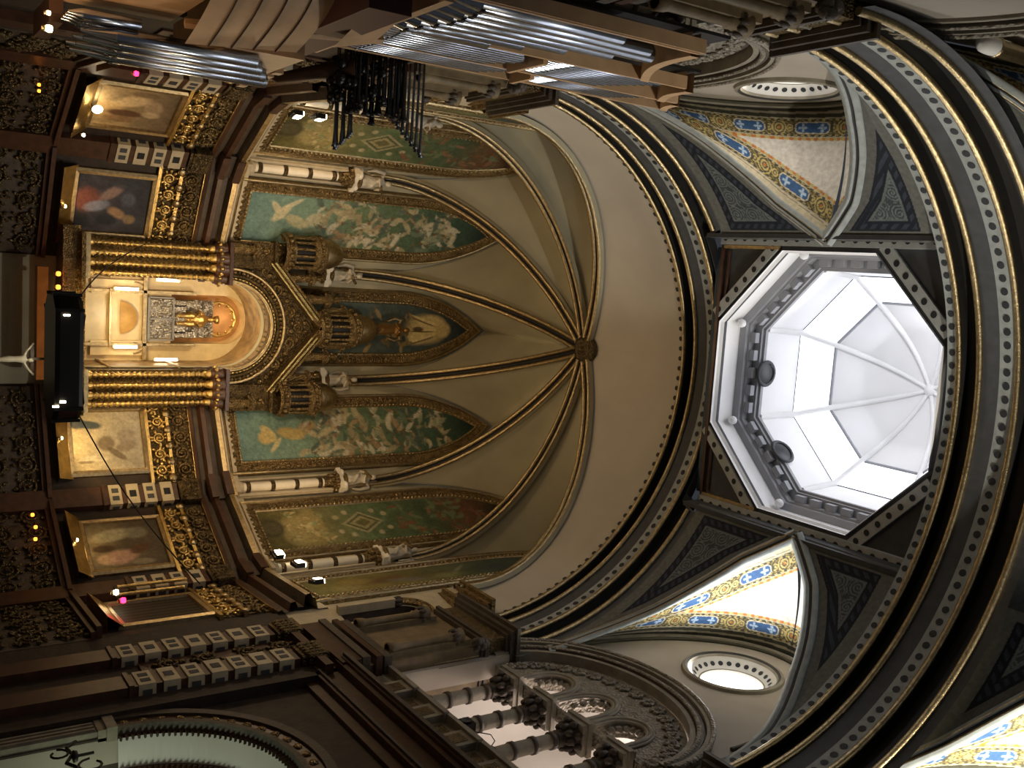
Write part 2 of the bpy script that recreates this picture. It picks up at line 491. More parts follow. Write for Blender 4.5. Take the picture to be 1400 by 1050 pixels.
def dotted(a, c, w, par, name, z, dz=.14, pitch=.36, m0='beamgrey'):
    """dotted flat moulding from a to c (2D), hanging below z"""
    A = Vector((a[0], a[1], z)); C_ = Vector((c[0], c[1], z)); d = (C_ - A); L = d.length; d.normalize(); n = Vector((-d.y, d.x, 0))
    b = MB(); b.beam(A, C_, w, dz)
    k = int(L / pitch)
    for i in range(k):
        p = A + d * (L * (i + .5) / k) - Vector((0, 0, dz / 2 + .006))
        b.add([p + d * .085 * math.cos(e) + n * .085 * math.sin(e) for e in [2 * PI * q / 10 for q in range(10)]], [tuple(range(10))], 1)
    return b.build(name, [M[m0], M['dot']], par)
for sx in (-1, 1):
    dotted((sx * 3.86, 13.3), (sx * 3.86, 20.7), .36, sp, 'dotted_beam', ZO - .05)
    bb = MB(); bb.beam((sx * 3.62, ys_ + .1, ZO - .04), (sx * 3.62, 20.6, ZO - .04), .09, .1); bb.build('gilt_fillet', M['gold'], sp)
    bb = MB(); bb.box((sx * 3.9, 16.99, 22.25), (.12, 7.4, .7)); bb.build('shade_fascia', M['slate'], sp)  # closing strip; the shade below the beam is put into its dark colour
    # diagonal dotted strips beside the opening
    p = Vector((sx * RO, ys_, ZO)); q = Vector((sx * xe_, YC + RO, ZO)); n = Vector((sx, 1, 0)).normalized() * .28
    dotted((p + n).xy, (q + n).xy, .3, sp, 'dotted_beam', ZO - .03, .1, .4)
    p = Vector((sx * RO, yn_, ZO)); q = Vector((sx * (xw_ + .22), 13.5, ZO)); n = Vector((sx, -1, 0)).normalized() * .28
    dotted((p + n).xy, (q + n).xy, .3, sp, 'dotted_beam', ZO - .03, .1, .4)
    bb = MB(); bb.tube([(sx * 3.5, 20.4, ZO - .03), (sx * 2.0, 20.4, ZO - .03)], .05, 6); bb.build('dark_fillet', M['brown'], sp)
b = MB(); b.beam((-3.6, 20.62, ZO - .04), (3.6, 20.62, ZO - .04), .1, .12); b.build('brown_fillet', M['brown'], sp)
b = MB(); b.beam((-3.6, 20.75, ZO - .02), (3.6, 20.75, ZO - .02), .16, .1); b.build('blue_fillet', M['bluestrip'], sp)

# ------------------------------------------------------------------ dome
dome = MB()
rings = [(RO, ZO - .08), (RO, ZO), (RO - .06, ZO + .08), (RO + .02, ZO + .12), (RO, ZO + .3), (RO + .12, ZO + .34), (RO + .12, 23.6)]
def ringband(b, r1, z1, r2, z2, mi=0, w=None):
    A = octo(r1, z1); B = octo(r2, z2)
    for k in range(8): b.add([A[k], A[(k + 1) % 8], B[(k + 1) % 8], B[k]], [(0, 1, 2, 3)], mi)
for i in range(len(rings) - 1): ringband(dome, *rings[i], *rings[i + 1], 0, i < 5)
do = None
# cornice with modillions
cor = MB()
for a, c in zip([(3.62, 23.2), (3.42, 23.24), (3.42, 23.34), (3.36, 23.36), (3.36, 23.56), (3.12, 23.58), (3.12, 23.66), (3.05, 23.68), (3.05, 23.78)],
                [(3.42, 23.24), (3.42, 23.34), (3.36, 23.36), (3.36, 23.56), (3.12, 23.58), (3.12, 23.66), (3.05, 23.68), (3.05, 23.78), (3.3, 23.82)]):
    ringband(cor, DR(a[0]), DZ(a[1]), DR(c[0]), DZ(c[1]), 0)
for k in range(8):
    n = Vector((math.sin(rad(45 * k)), math.cos(rad(45 * k)), 0)); t = Vector((n.y, -n.x, 0))
    for i in range(-2, 3):
        c = Vector((0, YC, DZ(23.46))) + n * DR(3.26) + t * i * .52
        Rm = Matrix((t, n, Vector((0, 0, 1)))).transposed()
        cor.box(c, (.3, .2, .16), 0, Rm)
# wall, window strip, upper panels
wall = [(3.12, 23.8), (3.0, 25.1)]
ringband(dome, DR(3.12), DZ(23.8), DR(3.0), DZ(25.1), 0)
ceil_d = dome.build('ceiling_dome', [M['domewhite']]); struct(ceil_d, 'white octagonal dome interior lit by a ring of skylights', 'dome')
cor.build('dome_cornice', M['domegrey'], ceil_d)
up = MB()
apex = Vector((.09, YC - .12, 27.55))
for k in range(8):
    A = octo(DR(2.28), DZ(25.92)); a, c = A[k], A[(k + 1) % 8]
    def fn(u, v, a=a, c=c):
        p = a.lerp(c, u).lerp(apex, v); p.z += .32 * math.sin(PI * v); return p
    up.grid(fn, 4, 12, 0)
up.build('dome_shell', M['domewhite'], ceil_d)
bar = MB()
A = octo(DR(2.30), DZ(25.9)); B = octo(DR(2.9), DZ(25.12)); W3 = octo(DR(3.0), DZ(25.1))
for k in range(8):
    bar.tube([A[k], A[(k + 1) % 8]], .055, 6, 0)
bar.build('skylight_bar', M['domegrey'], ceil_d)
for k in range(8):
    rb = MB(); w0 = octo(DR(3.1), DZ(23.8))[k]; w1 = octo(DR(2.97), DZ(25.1))[k]; w2 = octo(DR(2.27), DZ(25.9))[k]
    pts = [w0, w1, w1.lerp(w2, .5), w2] + [Vector((*(w2.lerp(apex, t).xy), w2.lerp(apex, t).z + .32 * math.sin(PI * t) - .02)) for t in [i / 10 for i in range(1, 11)]]
    rb.tube(pts, [.1] * 4 + [.09 - .004 * i for i in range(10)], 8); rb.build('rib', M['domewhite'], ceil_d)
q = MB(); q.lathe([(0, -.12), (.16, -.1), (.2, -.02), (.14, .1), (0, .12)], 12, apex); q.build('boss', M['domewhite'], ceil_d)
q = MB()
for p in octo(DR(3.5), DZ(23.05)): q.ball(p - (p - Vector((0, YC, p.z))) * .02, .13, 10, 6)
q.build('corner_knob', M['domewhite'], ceil_d)
for k in range(8):          # eight skylights, each a window with its own pane
    a0, a1 = octo(DR(2.97), DZ(25.1))[k], octo(DR(2.97), DZ(25.1))[(k + 1) % 8]; b0, b1 = octo(DR(2.3), DZ(25.88))[k], octo(DR(2.3), DZ(25.88))[(k + 1) % 8]
    g = MB(); g.add([a0.lerp(a1, .02), a0.lerp(a1, .98), b0.lerp(b1, .98), b0.lerp(b1, .02)], [(0, 1, 2, 3)], 0)
    w = g.build('window_%d' % (k + 1), M['glow'])
    struct(w, ['far', 'far right', 'right', 'near right', 'near', 'near left', 'left', 'far left'][k] + ' bright skylight pane in the dome', 'window')
# round dark portholes on the drum
ph = None
for k in (0, 1, 7, 2, 6):
    n = Vector((math.sin(rad(45 * k)), math.cos(rad(45 * k)), 0))
    lab = {0: 'dark round vent on the far dome wall just above the grey cornice', 1: 'dark round vent on the far right dome wall above the cornice', 7: 'dark round vent on the far left dome wall behind the cornice edge',
           2: 'dark round vent on the right dome wall above the cornice', 6: 'dark round vent on the left dome wall above the cornice'}[k]
    if k in (2, 6, 7): continue
    t = thing('round_vent', lab, 'vent', Vector((0, YC, 24.17)) + n * 3.1, -rad(45 * k), 'round vents of the dome')
    g = MB(); g.lathe([(.36, -.02), (.4, .03), (.34, .08), (.3, .05)], 20); g.build('rim', M['slate'], t, Matrix.Rotation(PI / 2, 4, 'X'))
    g = MB(); g.lathe([(.0, .06), (.16, .06), (.31, .03)], 20); g.build('disc', M['black'], t, Matrix.Rotation(PI / 2, 4, 'X'))
# ------------------------------------------------------------------ side walls of the dome bay
YW = 17.1
def ell(cy, cz, a, b_, n=28, q0=0., q1=PI): return [(cy + a * math.cos(q0 + (q1 - q0) * i / n), cz + b_ * math.sin(q0 + (q1 - q0) * i / n)) for i in range(n + 1)]
def circ(cy, cz, r, n=40): return [(cy + r * math.cos(2 * PI * i / n), cz + r * math.sin(2 * PI * i / n)) for i in range(n)]
OCY, OCZ = 16.75, 20.3
def gallery_hole(): return ell(YW, 15.3, 3.2, 2.55) + [(YW - 3.2, 12.35), (YW + 3.2, 12.35)]
def chapel_hole(): return ell(YW, 6.0, 2.75, 2.75) + [(YW - 2.75, 0.05), (YW + 2.75, 0.05)]
def side_wall(sx, name, label):
    outer = [(13.3, 0), (20.4, 0), (20.12, 15.8)]
    outer += [(16.8 + 3.3 * math.cos(PI * i / 40), 17.3 + 5.2 * math.sin(PI * i / 40)) for i in range(41)] + [(13.45, 15.8)]
    b = MB()
    b.prism(outer, lambda a, z: (sx * 7.3, a, z), (sx * .55, 0, 0), 0, holes=[circ(OCY, OCZ, 1.12), gallery_hole(), chapel_hole()])
    w = b.build(name, M['wallgrey']); struct(w, label, 'wall')
    g = MB(); g.prism([(13.3, 0), (20.4, 0), (20.4, 10.4), (13.3, 10.4)], lambda a, z: (sx * 7.27, a, z), (sx * .04, 0, 0), 0, holes=[chapel_hole()]); g.build('lower_shade_sheet', M['shade_brown'], w)  # added sheet, coloured dark for the shade on the lower wall
    # splayed reveal of the round window with dotted band
    g = MB(); n = 48
    def ring(r1, x1, r2, x2, mi):
        A = [(sx * x1, OCY + r1 * math.cos(2 * PI * i / n), OCZ + r1 * math.sin(2 * PI * i / n)) for i in range(n)]
        B = [(sx * x2, OCY + r2 * math.cos(2 * PI * i / n), OCZ + r2 * math.sin(2 * PI * i / n)) for i in range(n)]
        g.add(A + B, [(i, (i + 1) % n, n + (i + 1) % n, n + i) for i in range(n)], mi, True)
    prof = [(1.3, 7.3), (1.28, 7.22), (1.2, 7.2), (1.14, 7.24), (1.1, 7.3), (1.06, 7.33), (.84, 7.54), (.8, 7.55), (.78, 7.62)]
    for (r1, x1), (r2, x2), mi in zip(prof, prof[1:], [1, 1, 2, 1, 0, 0, 1, 0]): ring(r1, x1, r2, x2, mi)
    for i in range(26):
        q = 2 * PI * i / 26; r_, x_ = .95, 7.433
        c = Vector((sx * (x_ - .006), OCY + r_ * math.cos(q), OCZ + r_ * math.sin(q))); t = Vector((0, -math.sin(q), math.cos(q)))
        m_ = Vector((sx * .21, -.22 * math.cos(q), -.22 * math.sin(q))).normalized()
        g.add([c - Vector((0, math.cos(q), math.sin(q))) * .008 + t * .07 * math.cos(e) + m_ * .07 * math.sin(e) for e in [2 * PI * k / 8 for k in range(8)]], [tuple(range(8))], 3)
    g.build('window_surround', [M['white'], M['greystone'], M['dark'], M['dot']], w)
    # moulding under the lunette vault
    g = MB(); P = [(sx * 7.26, 16.8 + 3.22 * math.cos(PI * i / 60), 17.3 + 5.12 * math.sin(PI * i / 60)) for i in range(61)]
    g.tube(P, .07, 8); g.tube([(x - sx * .0, YY + (16.8 - YY) * .05, z - .16) for x, YY, z in P], .05, 8, 1)
    g.build('lunette_moulding', [M['greystone'], M['olive']], w)
    return w
wr = side_wall(1, 'wall_right', 'right grey plaster wall of the dome bay with round window')
wl = side_wall(-1, 'wall_left', 'left grey plaster wall of the dome bay behind the organ')
for sx, nm, mt, lb in ((1, 'window_9', 'glowwarm', 'blown-out bright round window high in the right wall'), (-1, 'window_10', 'glowwarm', 'round window high in the left wall seen as a thin bright sliver')):
    g = MB(); g.add([(sx * 7.6, p, q) for p, q in circ(OCY, OCZ, .785)], [tuple(range(40))]); o = g.build(nm, M[mt]); struct(o, lb, 'window')

# carved arch, small arches and columns of each gallery
def gallery(sx, side):
    # archivolt: part of the wall's arcade
    t = thing('gallery_arcade', 'carved grey stone arcade of three small arches under a great arch on the %s wall' % side, 'arcade', (sx * 7.3, YW, 12.35), 0)
    t_arc = t
    def to(x, a, z): return (sx * (x - 7.3), a - YW, z - 12.35)
    b = MB()       # big archivolt, stepped
    for (a0, x0, x1, w, mi) in ((3.62, 7.12, 7.35, .16, 0), (3.42, 7.18, 7.4, .18, 1), (3.22, 7.24, 7.5, .12, 0)):
        A = ell(YW, 15.3, a0, a0 - .65, 44); B = ell(YW, 15.3, a0 - w, a0 - .65 - w, 44)
        for i in range(44):
            q = [A[i], A[i + 1], B[i + 1], B[i]]
            b.add([to(x0, *p) for p in q] + [to(x1, *p) for p in q], [(0, 1, 2, 3), (0, 4, 5, 1), (3, 2, 6, 7)], mi, False)
    b.build('archivolt', [M['greystone'], M['darkstone']], t)
    b = MB(); A = ell(YW, 15.3, 3.3, 2.65, 44); b.tube([to(7.2, *p) for p in A], .06, 8); b.tube([to(7.12, *p) for p in ell(YW, 15.3, 3.6, 2.95, 44)], .06, 8)
    b.build('arch_roll', M['carve'], t)
    # tympanum with three arches
    b = MB(); outl = ell(YW, 15.25, 3.12, 2.45, 40)
    holes = [ell(YW + k * 1.37, 15.75, .5, .62 if k else .8, 16) + [(YW + k * 1.37 - .5, 15.3), (YW + k * 1.37 + .5, 15.3)] for k in (-1, 0, 1)]
    b.prism(outl, lambda a, z: to(7.5, a, z), (sx * .35, 0, 0), 0, holes=holes); b.build('tympanum', M['carve'], t)
    b = MB()
    for k in (-1, 0, 1):
        h = .62 if k else .8
        for rr, xx, e in ((.045, 7.47, .52), (.04, 7.47, .66), (.05, 7.44, .6)):
            b.tube([to(xx, *p) for p in [(YW + k * 1.37 + e, 15.3)] + ell(YW + k * 1.37, 15.75, e, h + e - .5, 18) + [(YW + k * 1.37 - e, 15.3)]], rr, 6)
    b.build('arch_mouldings', M['greystone'], t)
    b = MB(); rng = random.Random(4)      # carved rosettes and leaves following the big arch
    for i in range(19):
        q = PI * (i + .5) / 19; a, z = YW + 2.75 * math.cos(q), 15.3 + 2.1 * math.sin(q)
        for j in range(6):
            e = 2 * PI * j / 6; b.ball(to(7.47, a + .13 * math.cos(e), z + .13 * math.sin(e)), (.05, .085, .085), 6, 4)
        b.ball(to(7.45, a, z), .06, 6, 4)
    for k in (-1, 0, 1):
        for j in range(9):
            e = PI * j / 8; h = (.62 if k else .8)
            b.ball(to(7.6, YW + k * 1.37 + .38 * math.cos(e), 15.8 + (h - .12) * math.sin(e)), (.09, .1, .1), 6, 4)
    b.build('carved_foliage', M['carve'], t)
    # columns
    first = None
    names = {2.06: 'nearest the apse', .69: 'second from the apse', -.69: 'third from the apse', -2.06: 'farthest from the apse'}
    for dy in (2.06, .69, -.69, -2.06):
        loc = (sx * 7.66, YW + dy, 12.35)
        lab = '%s gallery column with leaf capital, %s' % (side, names[dy])
        if first is None:
            c = first = thing('gallery_column', lab, 'column', loc, 0, side + ' gallery columns')
            b = MB(); b.lathe([(.27, 0), (.27, .1), (.24, .12), (.26, .18), (.22, .24), (.2, .28)], 18); b.build('base', M['greystone'], c)
            b = MB(); b.lathe([(.17, .26), (.175, .8), (.165, 1.6), (.155, 2.1)], 18); b.build('shaft', M['greystone'], c)
            for zz in (.45, .95, 1.5, 2.0):
                b = MB(); b.lathe([(.16, -.05), (.2, -.05), (.2, .05), (.16, .05)], 18, (0, 0, zz)); b.build('ring', M['darkstone'], c)
            b = MB(); b.lathe([(.16, 2.1), (.2, 2.14), (.17, 2.2), (.22, 2.4), (.33, 2.58)], 16)
            for i in range(8):
                q = 2 * PI * i / 8
                b.ball((.25 * math.cos(q), .25 * math.sin(q), 2.36), (.085, .085, .13), 6, 5); b.ball((.34 * math.cos(q + .4), .34 * math.sin(q + .4), 2.52), (.09, .09, .1), 6, 5)
            b.build('capital', M['darkstone'], c)
            b = MB(); b.box((0, 0, 2.66), (.72, .72, .14)); b.box((0, 0, 2.78), (.8, .8, .12)); b.box((0, 0, 2.92), (.6, .6, .16)); b.build('impost_block', M['greystone'], c)
        else: dup(first, loc, 0, lab)
    # parapet with pedestals
    p = thing('gallery_parapet', '%s gallery parapet with painted panels below the columns' % side, 'parapet', (sx * 7.3, YW, 11.3))
    b = MB(); b.box((sx * .2, 0, .5), (.5, 6.6, .9)); b.box((sx * .12, 0, 1.0), (.75, 6.7, .1)); b.box((sx * .1, 0, .03), (.8, 6.7, .1)); b.build('wall_body', M['greystone'], p)
    for dy in (2.06, .69, -.69, -2.06):
        b = MB(); b.box((sx * .1, dy, .5), (.66, .6, .94)); b.box((sx * .1, dy, .95), (.8, .72, .12)); b.box((sx * .1, dy, .1), (.8, .72, .12)); b.box((sx * -.235, dy, .52), (.02, .36, .5), 1); b.build('pedestal', [M['greystone'], M['bronze']], p)
    for dy in (1.37, 0, -1.37):
        b = MB(); b.box((sx * -.06, dy, .5), (.03, .6, .6)); b.build('panel', M['bronze'], p)
    # string cornice under the gallery
    b = MB()
    for z, w, h, mi in ((11.24, .66, .1, 1), (11.17, .58, .05, 0), (11.08, .5, .12, 0), (10.83, .3, .4, 0), (10.6, .36, .07, 1), (10.53, .3, .07, 0), (10.36, .14, .28, 0)):
        b.box((sx * (7.3 - w / 2 + .1), 17.0, z), (w + .2, 7.1, h), mi)
    struct(b.build('trim_%d' % (3 if sx > 0 else 4), [M['brown'], M['darkstone']]), 'dark stepped cornice under the %s gallery' % side, 'cornice')
    # back of the gallery
    b = MB(); X0, X1 = 7.85, 10.6
    b.box((sx * (X1 + .1), YW, 14.9), (.2, 8, 7)); b.box((sx * 9.3, YW + 4, 14.9), (2.9, .2, 7)); b.box((sx * 9.3, YW - 4, 14.9), (2.9, .2, 7)); b.box((sx * 9.3, YW, 12.2), (2.9, 8, .2)); b.box((sx * 9.3, YW, 18.3), (2.9, 8, .2))
    struct(b.build('wall_gallery_' + side, M['white']), 'white plaster room behind the %s gallery columns' % side, 'wall')
    # chapel below: toothed arch and pale inner wall
    b = MB()
    for r0_, r1_, x0, x1, mi in ((3.35, 3.15, 7.1, 7.32, 0), (3.15, 2.85, 7.16, 7.32, 1), (2.85, 2.72, 7.08, 7.34, 0)):
        A = ell(YW, 6.0, r0_, r0_, 48); B = ell(YW, 6.0, r1_, r1_, 48)
        for i in range(48):
            qd = [A[i], A[i + 1], B[i + 1], B[i]]
            b.add([(sx * x0, *p) for p in qd] + [(sx * x1, *p) for p in qd], [(0, 1, 2, 3), (0, 4, 5, 1), (3, 2, 6, 7)], mi)
    for i in range(26):
        q = PI * (i + .5) / 26; b.ball((sx * 7.15, YW + 3.0 * math.cos(q), 6 + 3.0 * math.sin(q)), (.05, .1, .1), 6, 4, 2)
    ar = b.build('trim_%d' % (5 if sx > 0 else 6), [M['darkstone'], M['brown'], M['goldrough']]); struct(ar, 'carved arch of the %s chapel with toothed edge' % side, 'arch')
    b = MB()
    for rr, xx in ((2.68, 7.25), (2.5, 7.9)):
        for i in range(72):
            q = PI * (i + .5) / 72; a, z = YW + rr * math.cos(q), 6 + rr * math.sin(q); e = PI / 72 * rr * .62
            tq = Vector((0, -math.sin(q), math.cos(q))); nq = Vector((0, math.cos(q), math.sin(q))); c = Vector((sx * xx, a, z))
            b.add([c - tq * e + nq * .06, c + tq * e + nq * .06, c - nq * .08, c - tq * e + nq * .06 + Vector((sx * .1, 0, 0)), c + tq * e + nq * .06 + Vector((sx * .1, 0, 0)), c - nq * .08 + Vector((sx * .1, 0, 0))], [(0, 1, 2), (3, 5, 4), (0, 2, 5, 3), (1, 4, 5, 2)], 0)
    b.build('dentils', M['brown'], ar)
    b = MB()
    for s_ in (-1, 1):
        y_ = YW + s_ * 3.0
        b.box((sx * 7.2, y_, 5.9), (.3, .6, .2)); b.box((sx * 7.22, y_, 5.72), (.24, .5, .16)); b.box((sx * 7.23, y_, 3.0), (.2, .44, 5.4))
        for k in (-1, 0, 1): b.box((sx * 7.11, y_ + k * .14, 3.0), (.05, .06, 5.2))
    b.build('arch_jamb', M['greystone'], ar)
    b = MB(); A = ell(YW, 6.0, 2.66, 2.66, 48); B = ell(YW, 6.0, 2.55, 2.55, 48)
    for i in range(48): b.add([(sx * 7.3, *A[i]), (sx * 7.3, *A[i + 1]), (sx * 7.95, *B[i + 1]), (sx * 7.95, *B[i])], [(0, 1, 2, 3)])
    b.build('arch_soffit', M['white'], ar)
    b = MB(); b.box((sx * 10.4, YW, 4.6), (.2, 8, 9.2)); b.box((sx * 9.1, YW + 3.6, 4.6), (2.5, .2, 9.2)); b.box((sx * 9.1, YW - 3.6, 4.6), (2.5, .2, 9.2)); b.box((sx * 9.1, YW, 9.2), (2.5, 7.4, .2))
    struct(b.build('wall_chapel_' + side, mat('chapel_plaster_' + side, '#a9a58a', .8, nscale=1.2, var=.35)), 'pale greenish chapel wall inside the %s lower arch' % side, 'wall')
    return t_arc
gallery(1, 'right'); arc_l = gallery(-1, 'left')
dup(arc_l, (-7.3, 8.6, 12.35), 0, 'carved arch at the top edge over the nave wall nearer than the great arch')

# ------------------------------------------------------------------ piers carrying the great arches
def block_cap(b, x, y0, y1, z, sx, mi=0):
    """stacked impost mouldings"""
    pass
def pier(sx, y0, y1, nm, label, xf=7.0, full=True):
    b = MB(); yc, w = (y0 + y1) / 2, (y1 - y0)
    b.box((sx * (xf + .65), yc, 5.3), (1.3, w, 10.6), 3); b.box((sx * (xf + .65), yc, 13.0), (1.3, w, 4.8), 0)  # lower box takes a darker brown in place of the missing light
    b.box((sx * (xf + .55), yc, 12.25), (1.5, w + .2, .2), 1); b.box((sx * (xf + .5), yc, 12.0), (1.5, w + .25, .16), 2); b.box((sx * (xf + .5), yc, 11.3), (1.5, w + .25, .5), 2); b.box((sx * (xf + .45), yc, 11.65), (1.5, w + .3, .2), 1)
    b.box((sx * (xf + .5), yc, 10.75), (1.5, w + .15, .2), 2)
    o = b.build(nm, [M['pierstone'], M['darkstone'], M['brown'], M['shade_brown']]); struct(o, label, 'pier')
    b = MB()
    for z, e, h, mi in ((14.95, .06, .08, 0), (15.05, .12, .1, 0), (15.35, .04, .5, 1), (15.64, .14, .08, 0), (15.74, .24, .12, 0), (15.86, .34, .1, 0)):
        b.box((sx * (xf + .6 - e / 2), yc, z), (1.35 + e, w + 2 * e, h), mi)
    for i in range(int(w / .3)):
        for z in (15.25, 15.45):
            b.ball((sx * (xf - .08), y0 + .2 + i * .3, z), (.05, .12, .09), 6, 4, 1)
    for k in range(14):      # leaf cluster under the outer corner
        q = random.Random(k).random
        b.ball((sx * (xf - .05 - .2 * q()), y0 - .05 - .25 * q(), 14.6 + .35 * k / 14), (.12, .12, .1), 6, 4, 2)
    b.build('impost', [M['darkstone'], M['bronze'], M['darkstone']], o)
    for y in (y0 + .3, y1 - .3):
        b = MB(); b.box((sx * (xf - .05), y, 13.5), (.2, .34, 2.4)); b.build('pilaster', M['pierstone'], o)
        b = MB(); b.lathe([(.12, 12.4), (.16, 12.4), (.14, 12.6), (.105, 12.7), (.1, 14.0), (.14, 14.05), (.12, 14.1), (.2, 14.4), (.22, 14.5)], 12, (sx * (xf - .2), y, 0)); b.build('colonnette', M['pierstone'], o)
        b = MB()
        for i in range(8):
            q = 2 * PI * i / 8; b.ball((sx * (xf - .2) + .17 * math.cos(q), y + .17 * math.sin(q), 14.3), (.07, .07, .12), 6, 4)
        b.build('capital', M['darkstone'], o)
    return o
pr = pier(1, 20.35, 22.75, 'wall_pier_right', 'right grey stone pier between the dome bay and the apse')
pl = pier(-1, 20.35, 22.75, 'wall_pier_left', 'left grey stone pier behind the organ')
pier(1, 11.3, 12.95, 'wall_pier_near_right', 'near right pier of the great arch', 7.2); pier(-1, 11.3, 12.95, 'wall_pier_near_left', 'near left pier with heavy carved impost block', 7.2)
# link between the arch piers and the apse, with a small niche arch
for sx, par, nm in ((1, pr, 'right'), (-1, pl, 'left')):
    b = MB(); A = Vector((sx * 7.25, 22.6, 0)); B = Vector((sx * 6.98, 24.25, 0)); d = (B - A)
    hole = ell(.85, 14.3, .42, .6, 16) + [(.43, 12.6), (1.27, 12.6)]
    L = d.length; dn = d.normalized(); nn = Vector((sx * abs(dn.y), -dn.x * sx * (1 if sx > 0 else 1), 0)); nn = Vector((sx, 0, 0))
    b.prism([(-.1, 0), (L + .1, 0), (L + .1, 17.4), (-.1, 17.4)], lambda a, z: tuple(A + dn * a + Vector((0, 0, z))), nn * .4, 0, holes=[hole], side=1)
    b.add([tuple(A + dn * a + nn * .35 + Vector((0, 0, z))) for a, z in ((.3, 12.4), (1.4, 12.4), (1.4, 15.2), (.3, 15.2))], [(0, 1, 2, 3)], 1)
    b.prism([(-.1, 0), (L + .1, 0), (L + .1, 11.2), (-.1, 11.2)], lambda a, z: tuple(A + dn * a - nn * .02 + Vector((0, 0, z))), nn * .02, 2)  # thin sheet painting the lower strip dark as if unlit
    o = b.build('wall_link_' + nm, [M['stone'], M['darkstone'], M['shade_brown']]); struct(o, nm + ' wall strip with a small arched niche beside the apse', 'wall')
    b = MB()
    for e, rr in ((.5, .05), (.6, .045), (.72, .05)):
        b.tube([tuple(A + dn * a - nn * .06 + Vector((0, 0, z))) for a, z in ell(.85, 14.3, e, e + .18, 18)], rr, 6)
    b.build('niche_arch', M['goldrough'], o)
    b = MB()
    for a in (.36, 1.34):
        c = A + dn * a - nn * .1
        b.box(c + Vector((0, 0, 13.4)), (.24, .2, 1.7), 0)
        for i in range(6): b.ball(c + Vector((.1 * math.cos(i * 1.05), .1 * math.sin(i * 1.05), 14.35)), (.07, .07, .13), 6, 4, 1)
    b.build('niche_jamb', [M['stone'], M['darkstone']], o)
    b = MB()     # corbelled cap
    for z, e, h in ((15.9, .1, .12), (16.05, .2, .12), (16.3, .06, .34), (16.55, .22, .12), (16.68, .34, .12)):
        b.box(A + dn * (L / 2) - nn * (e / 2 - .15) + Vector((0, 0, z)), (.4 + e, 1.5 + e, h))
    b.build('corbel_cap', M['goldrough'], o)

# nave walls near the camera (below and beyond the picture)
for sx, nm in ((1, 'right'), (-1, 'left')):
    b = MB()
    outer = [(4.3, 12), (11.0, 12), (11.0, 15.8)] + [(8.3 + 3.3 * math.cos(PI * i / 30), 17.3 + 5.2 * math.sin(PI * i / 30)) for i in range(31)] + [(5.0, 15.8), (4.3, 15.8)]
    b.prism(outer, lambda a, z: (sx * 7.3, a, z), (sx * .5, 0, 0), 0)
    o = b.build('wall_nave_' + nm, M['wallgrey']); struct(o, 'grey upper nave wall on the %s near the camera' % nm, 'wall')

# loudspeaker with its cable on the right gallery parapet
t = thing('loudspeaker', 'small black loudspeaker on the right gallery parapet between two columns', 'loudspeaker', (7.28, 17.15, 12.42))
b = MB(); b.box((0, 0, .16), (.24, .34, .3)); b.build('cabinet', M['black'], t)
b = MB(); b.lathe([(0, 0), (.1, .01), (.12, .03)], 14); b.build('cone', M['slate'], t, Matrix.Translation((-.125, 0, .16)) @ Matrix.Rotation(-PI / 2, 4, 'Y'))
b = MB(); b.tube([(.1, -.1, .3), (.15, -.3, .62), (.2, -.5, .6), (.25, -.72, .3), (.25, -.8, .1)], .012, 6); b.build('cable', M['iron'], t)

t = thing('gilt_wall_tube', 'gilt upright tube with a rounded white lower end on the near left wall', 'light fixture', (-7.02, 10.45, 18.1))
b = MB(); b.lathe([(0, -.16), (.1, -.13), (.15, -.03), (.16, .1), (.16, .3)], 16); b.build('white_end', M['white'], t)
b = MB(); b.lathe([(.165, .28), (.18, .3), (.18, .36), (.15, .38), (.15, 1.9), (0, 1.95)], 16); b.build('tube', M['gold'], t)

t = thing('iron_bracket', 'dark wrought iron scroll bracket in the right chapel opening', 'bracket', (7.15, 19.4, 4.3))
b = MB()
b.tube([(0, .3, .9), (0, .1, .7), (0, -.2, .75), (0, -.5, .6), (0, -.75, .75), (0, -1.1, .7), (0, -1.4, .9)], .035, 8); b.build('arm', M['iron'], t)
b = MB()
for cy, cz, r_, s_ in ((-.1, .52, .2, 1), (-.75, 1.0, .26, -1), (-1.25, .62, .16, 1)):
    b.tube([(0, cy + r_ * (1 - .7 * k / 17) * math.cos(s_ * k * .55), cz + r_ * (1 - .7 * k / 17) * math.sin(s_ * k * .55)) for k in range(11)], .024, 6)
b.build('scroll', M['iron'], t)
b = MB(); b.lathe([(.02, 0), (.12, .03), (.1, .1), (.03, .12), (.03, .4)], 12, (0, -.3, .72)); b.build('cup', M['iron'], t)
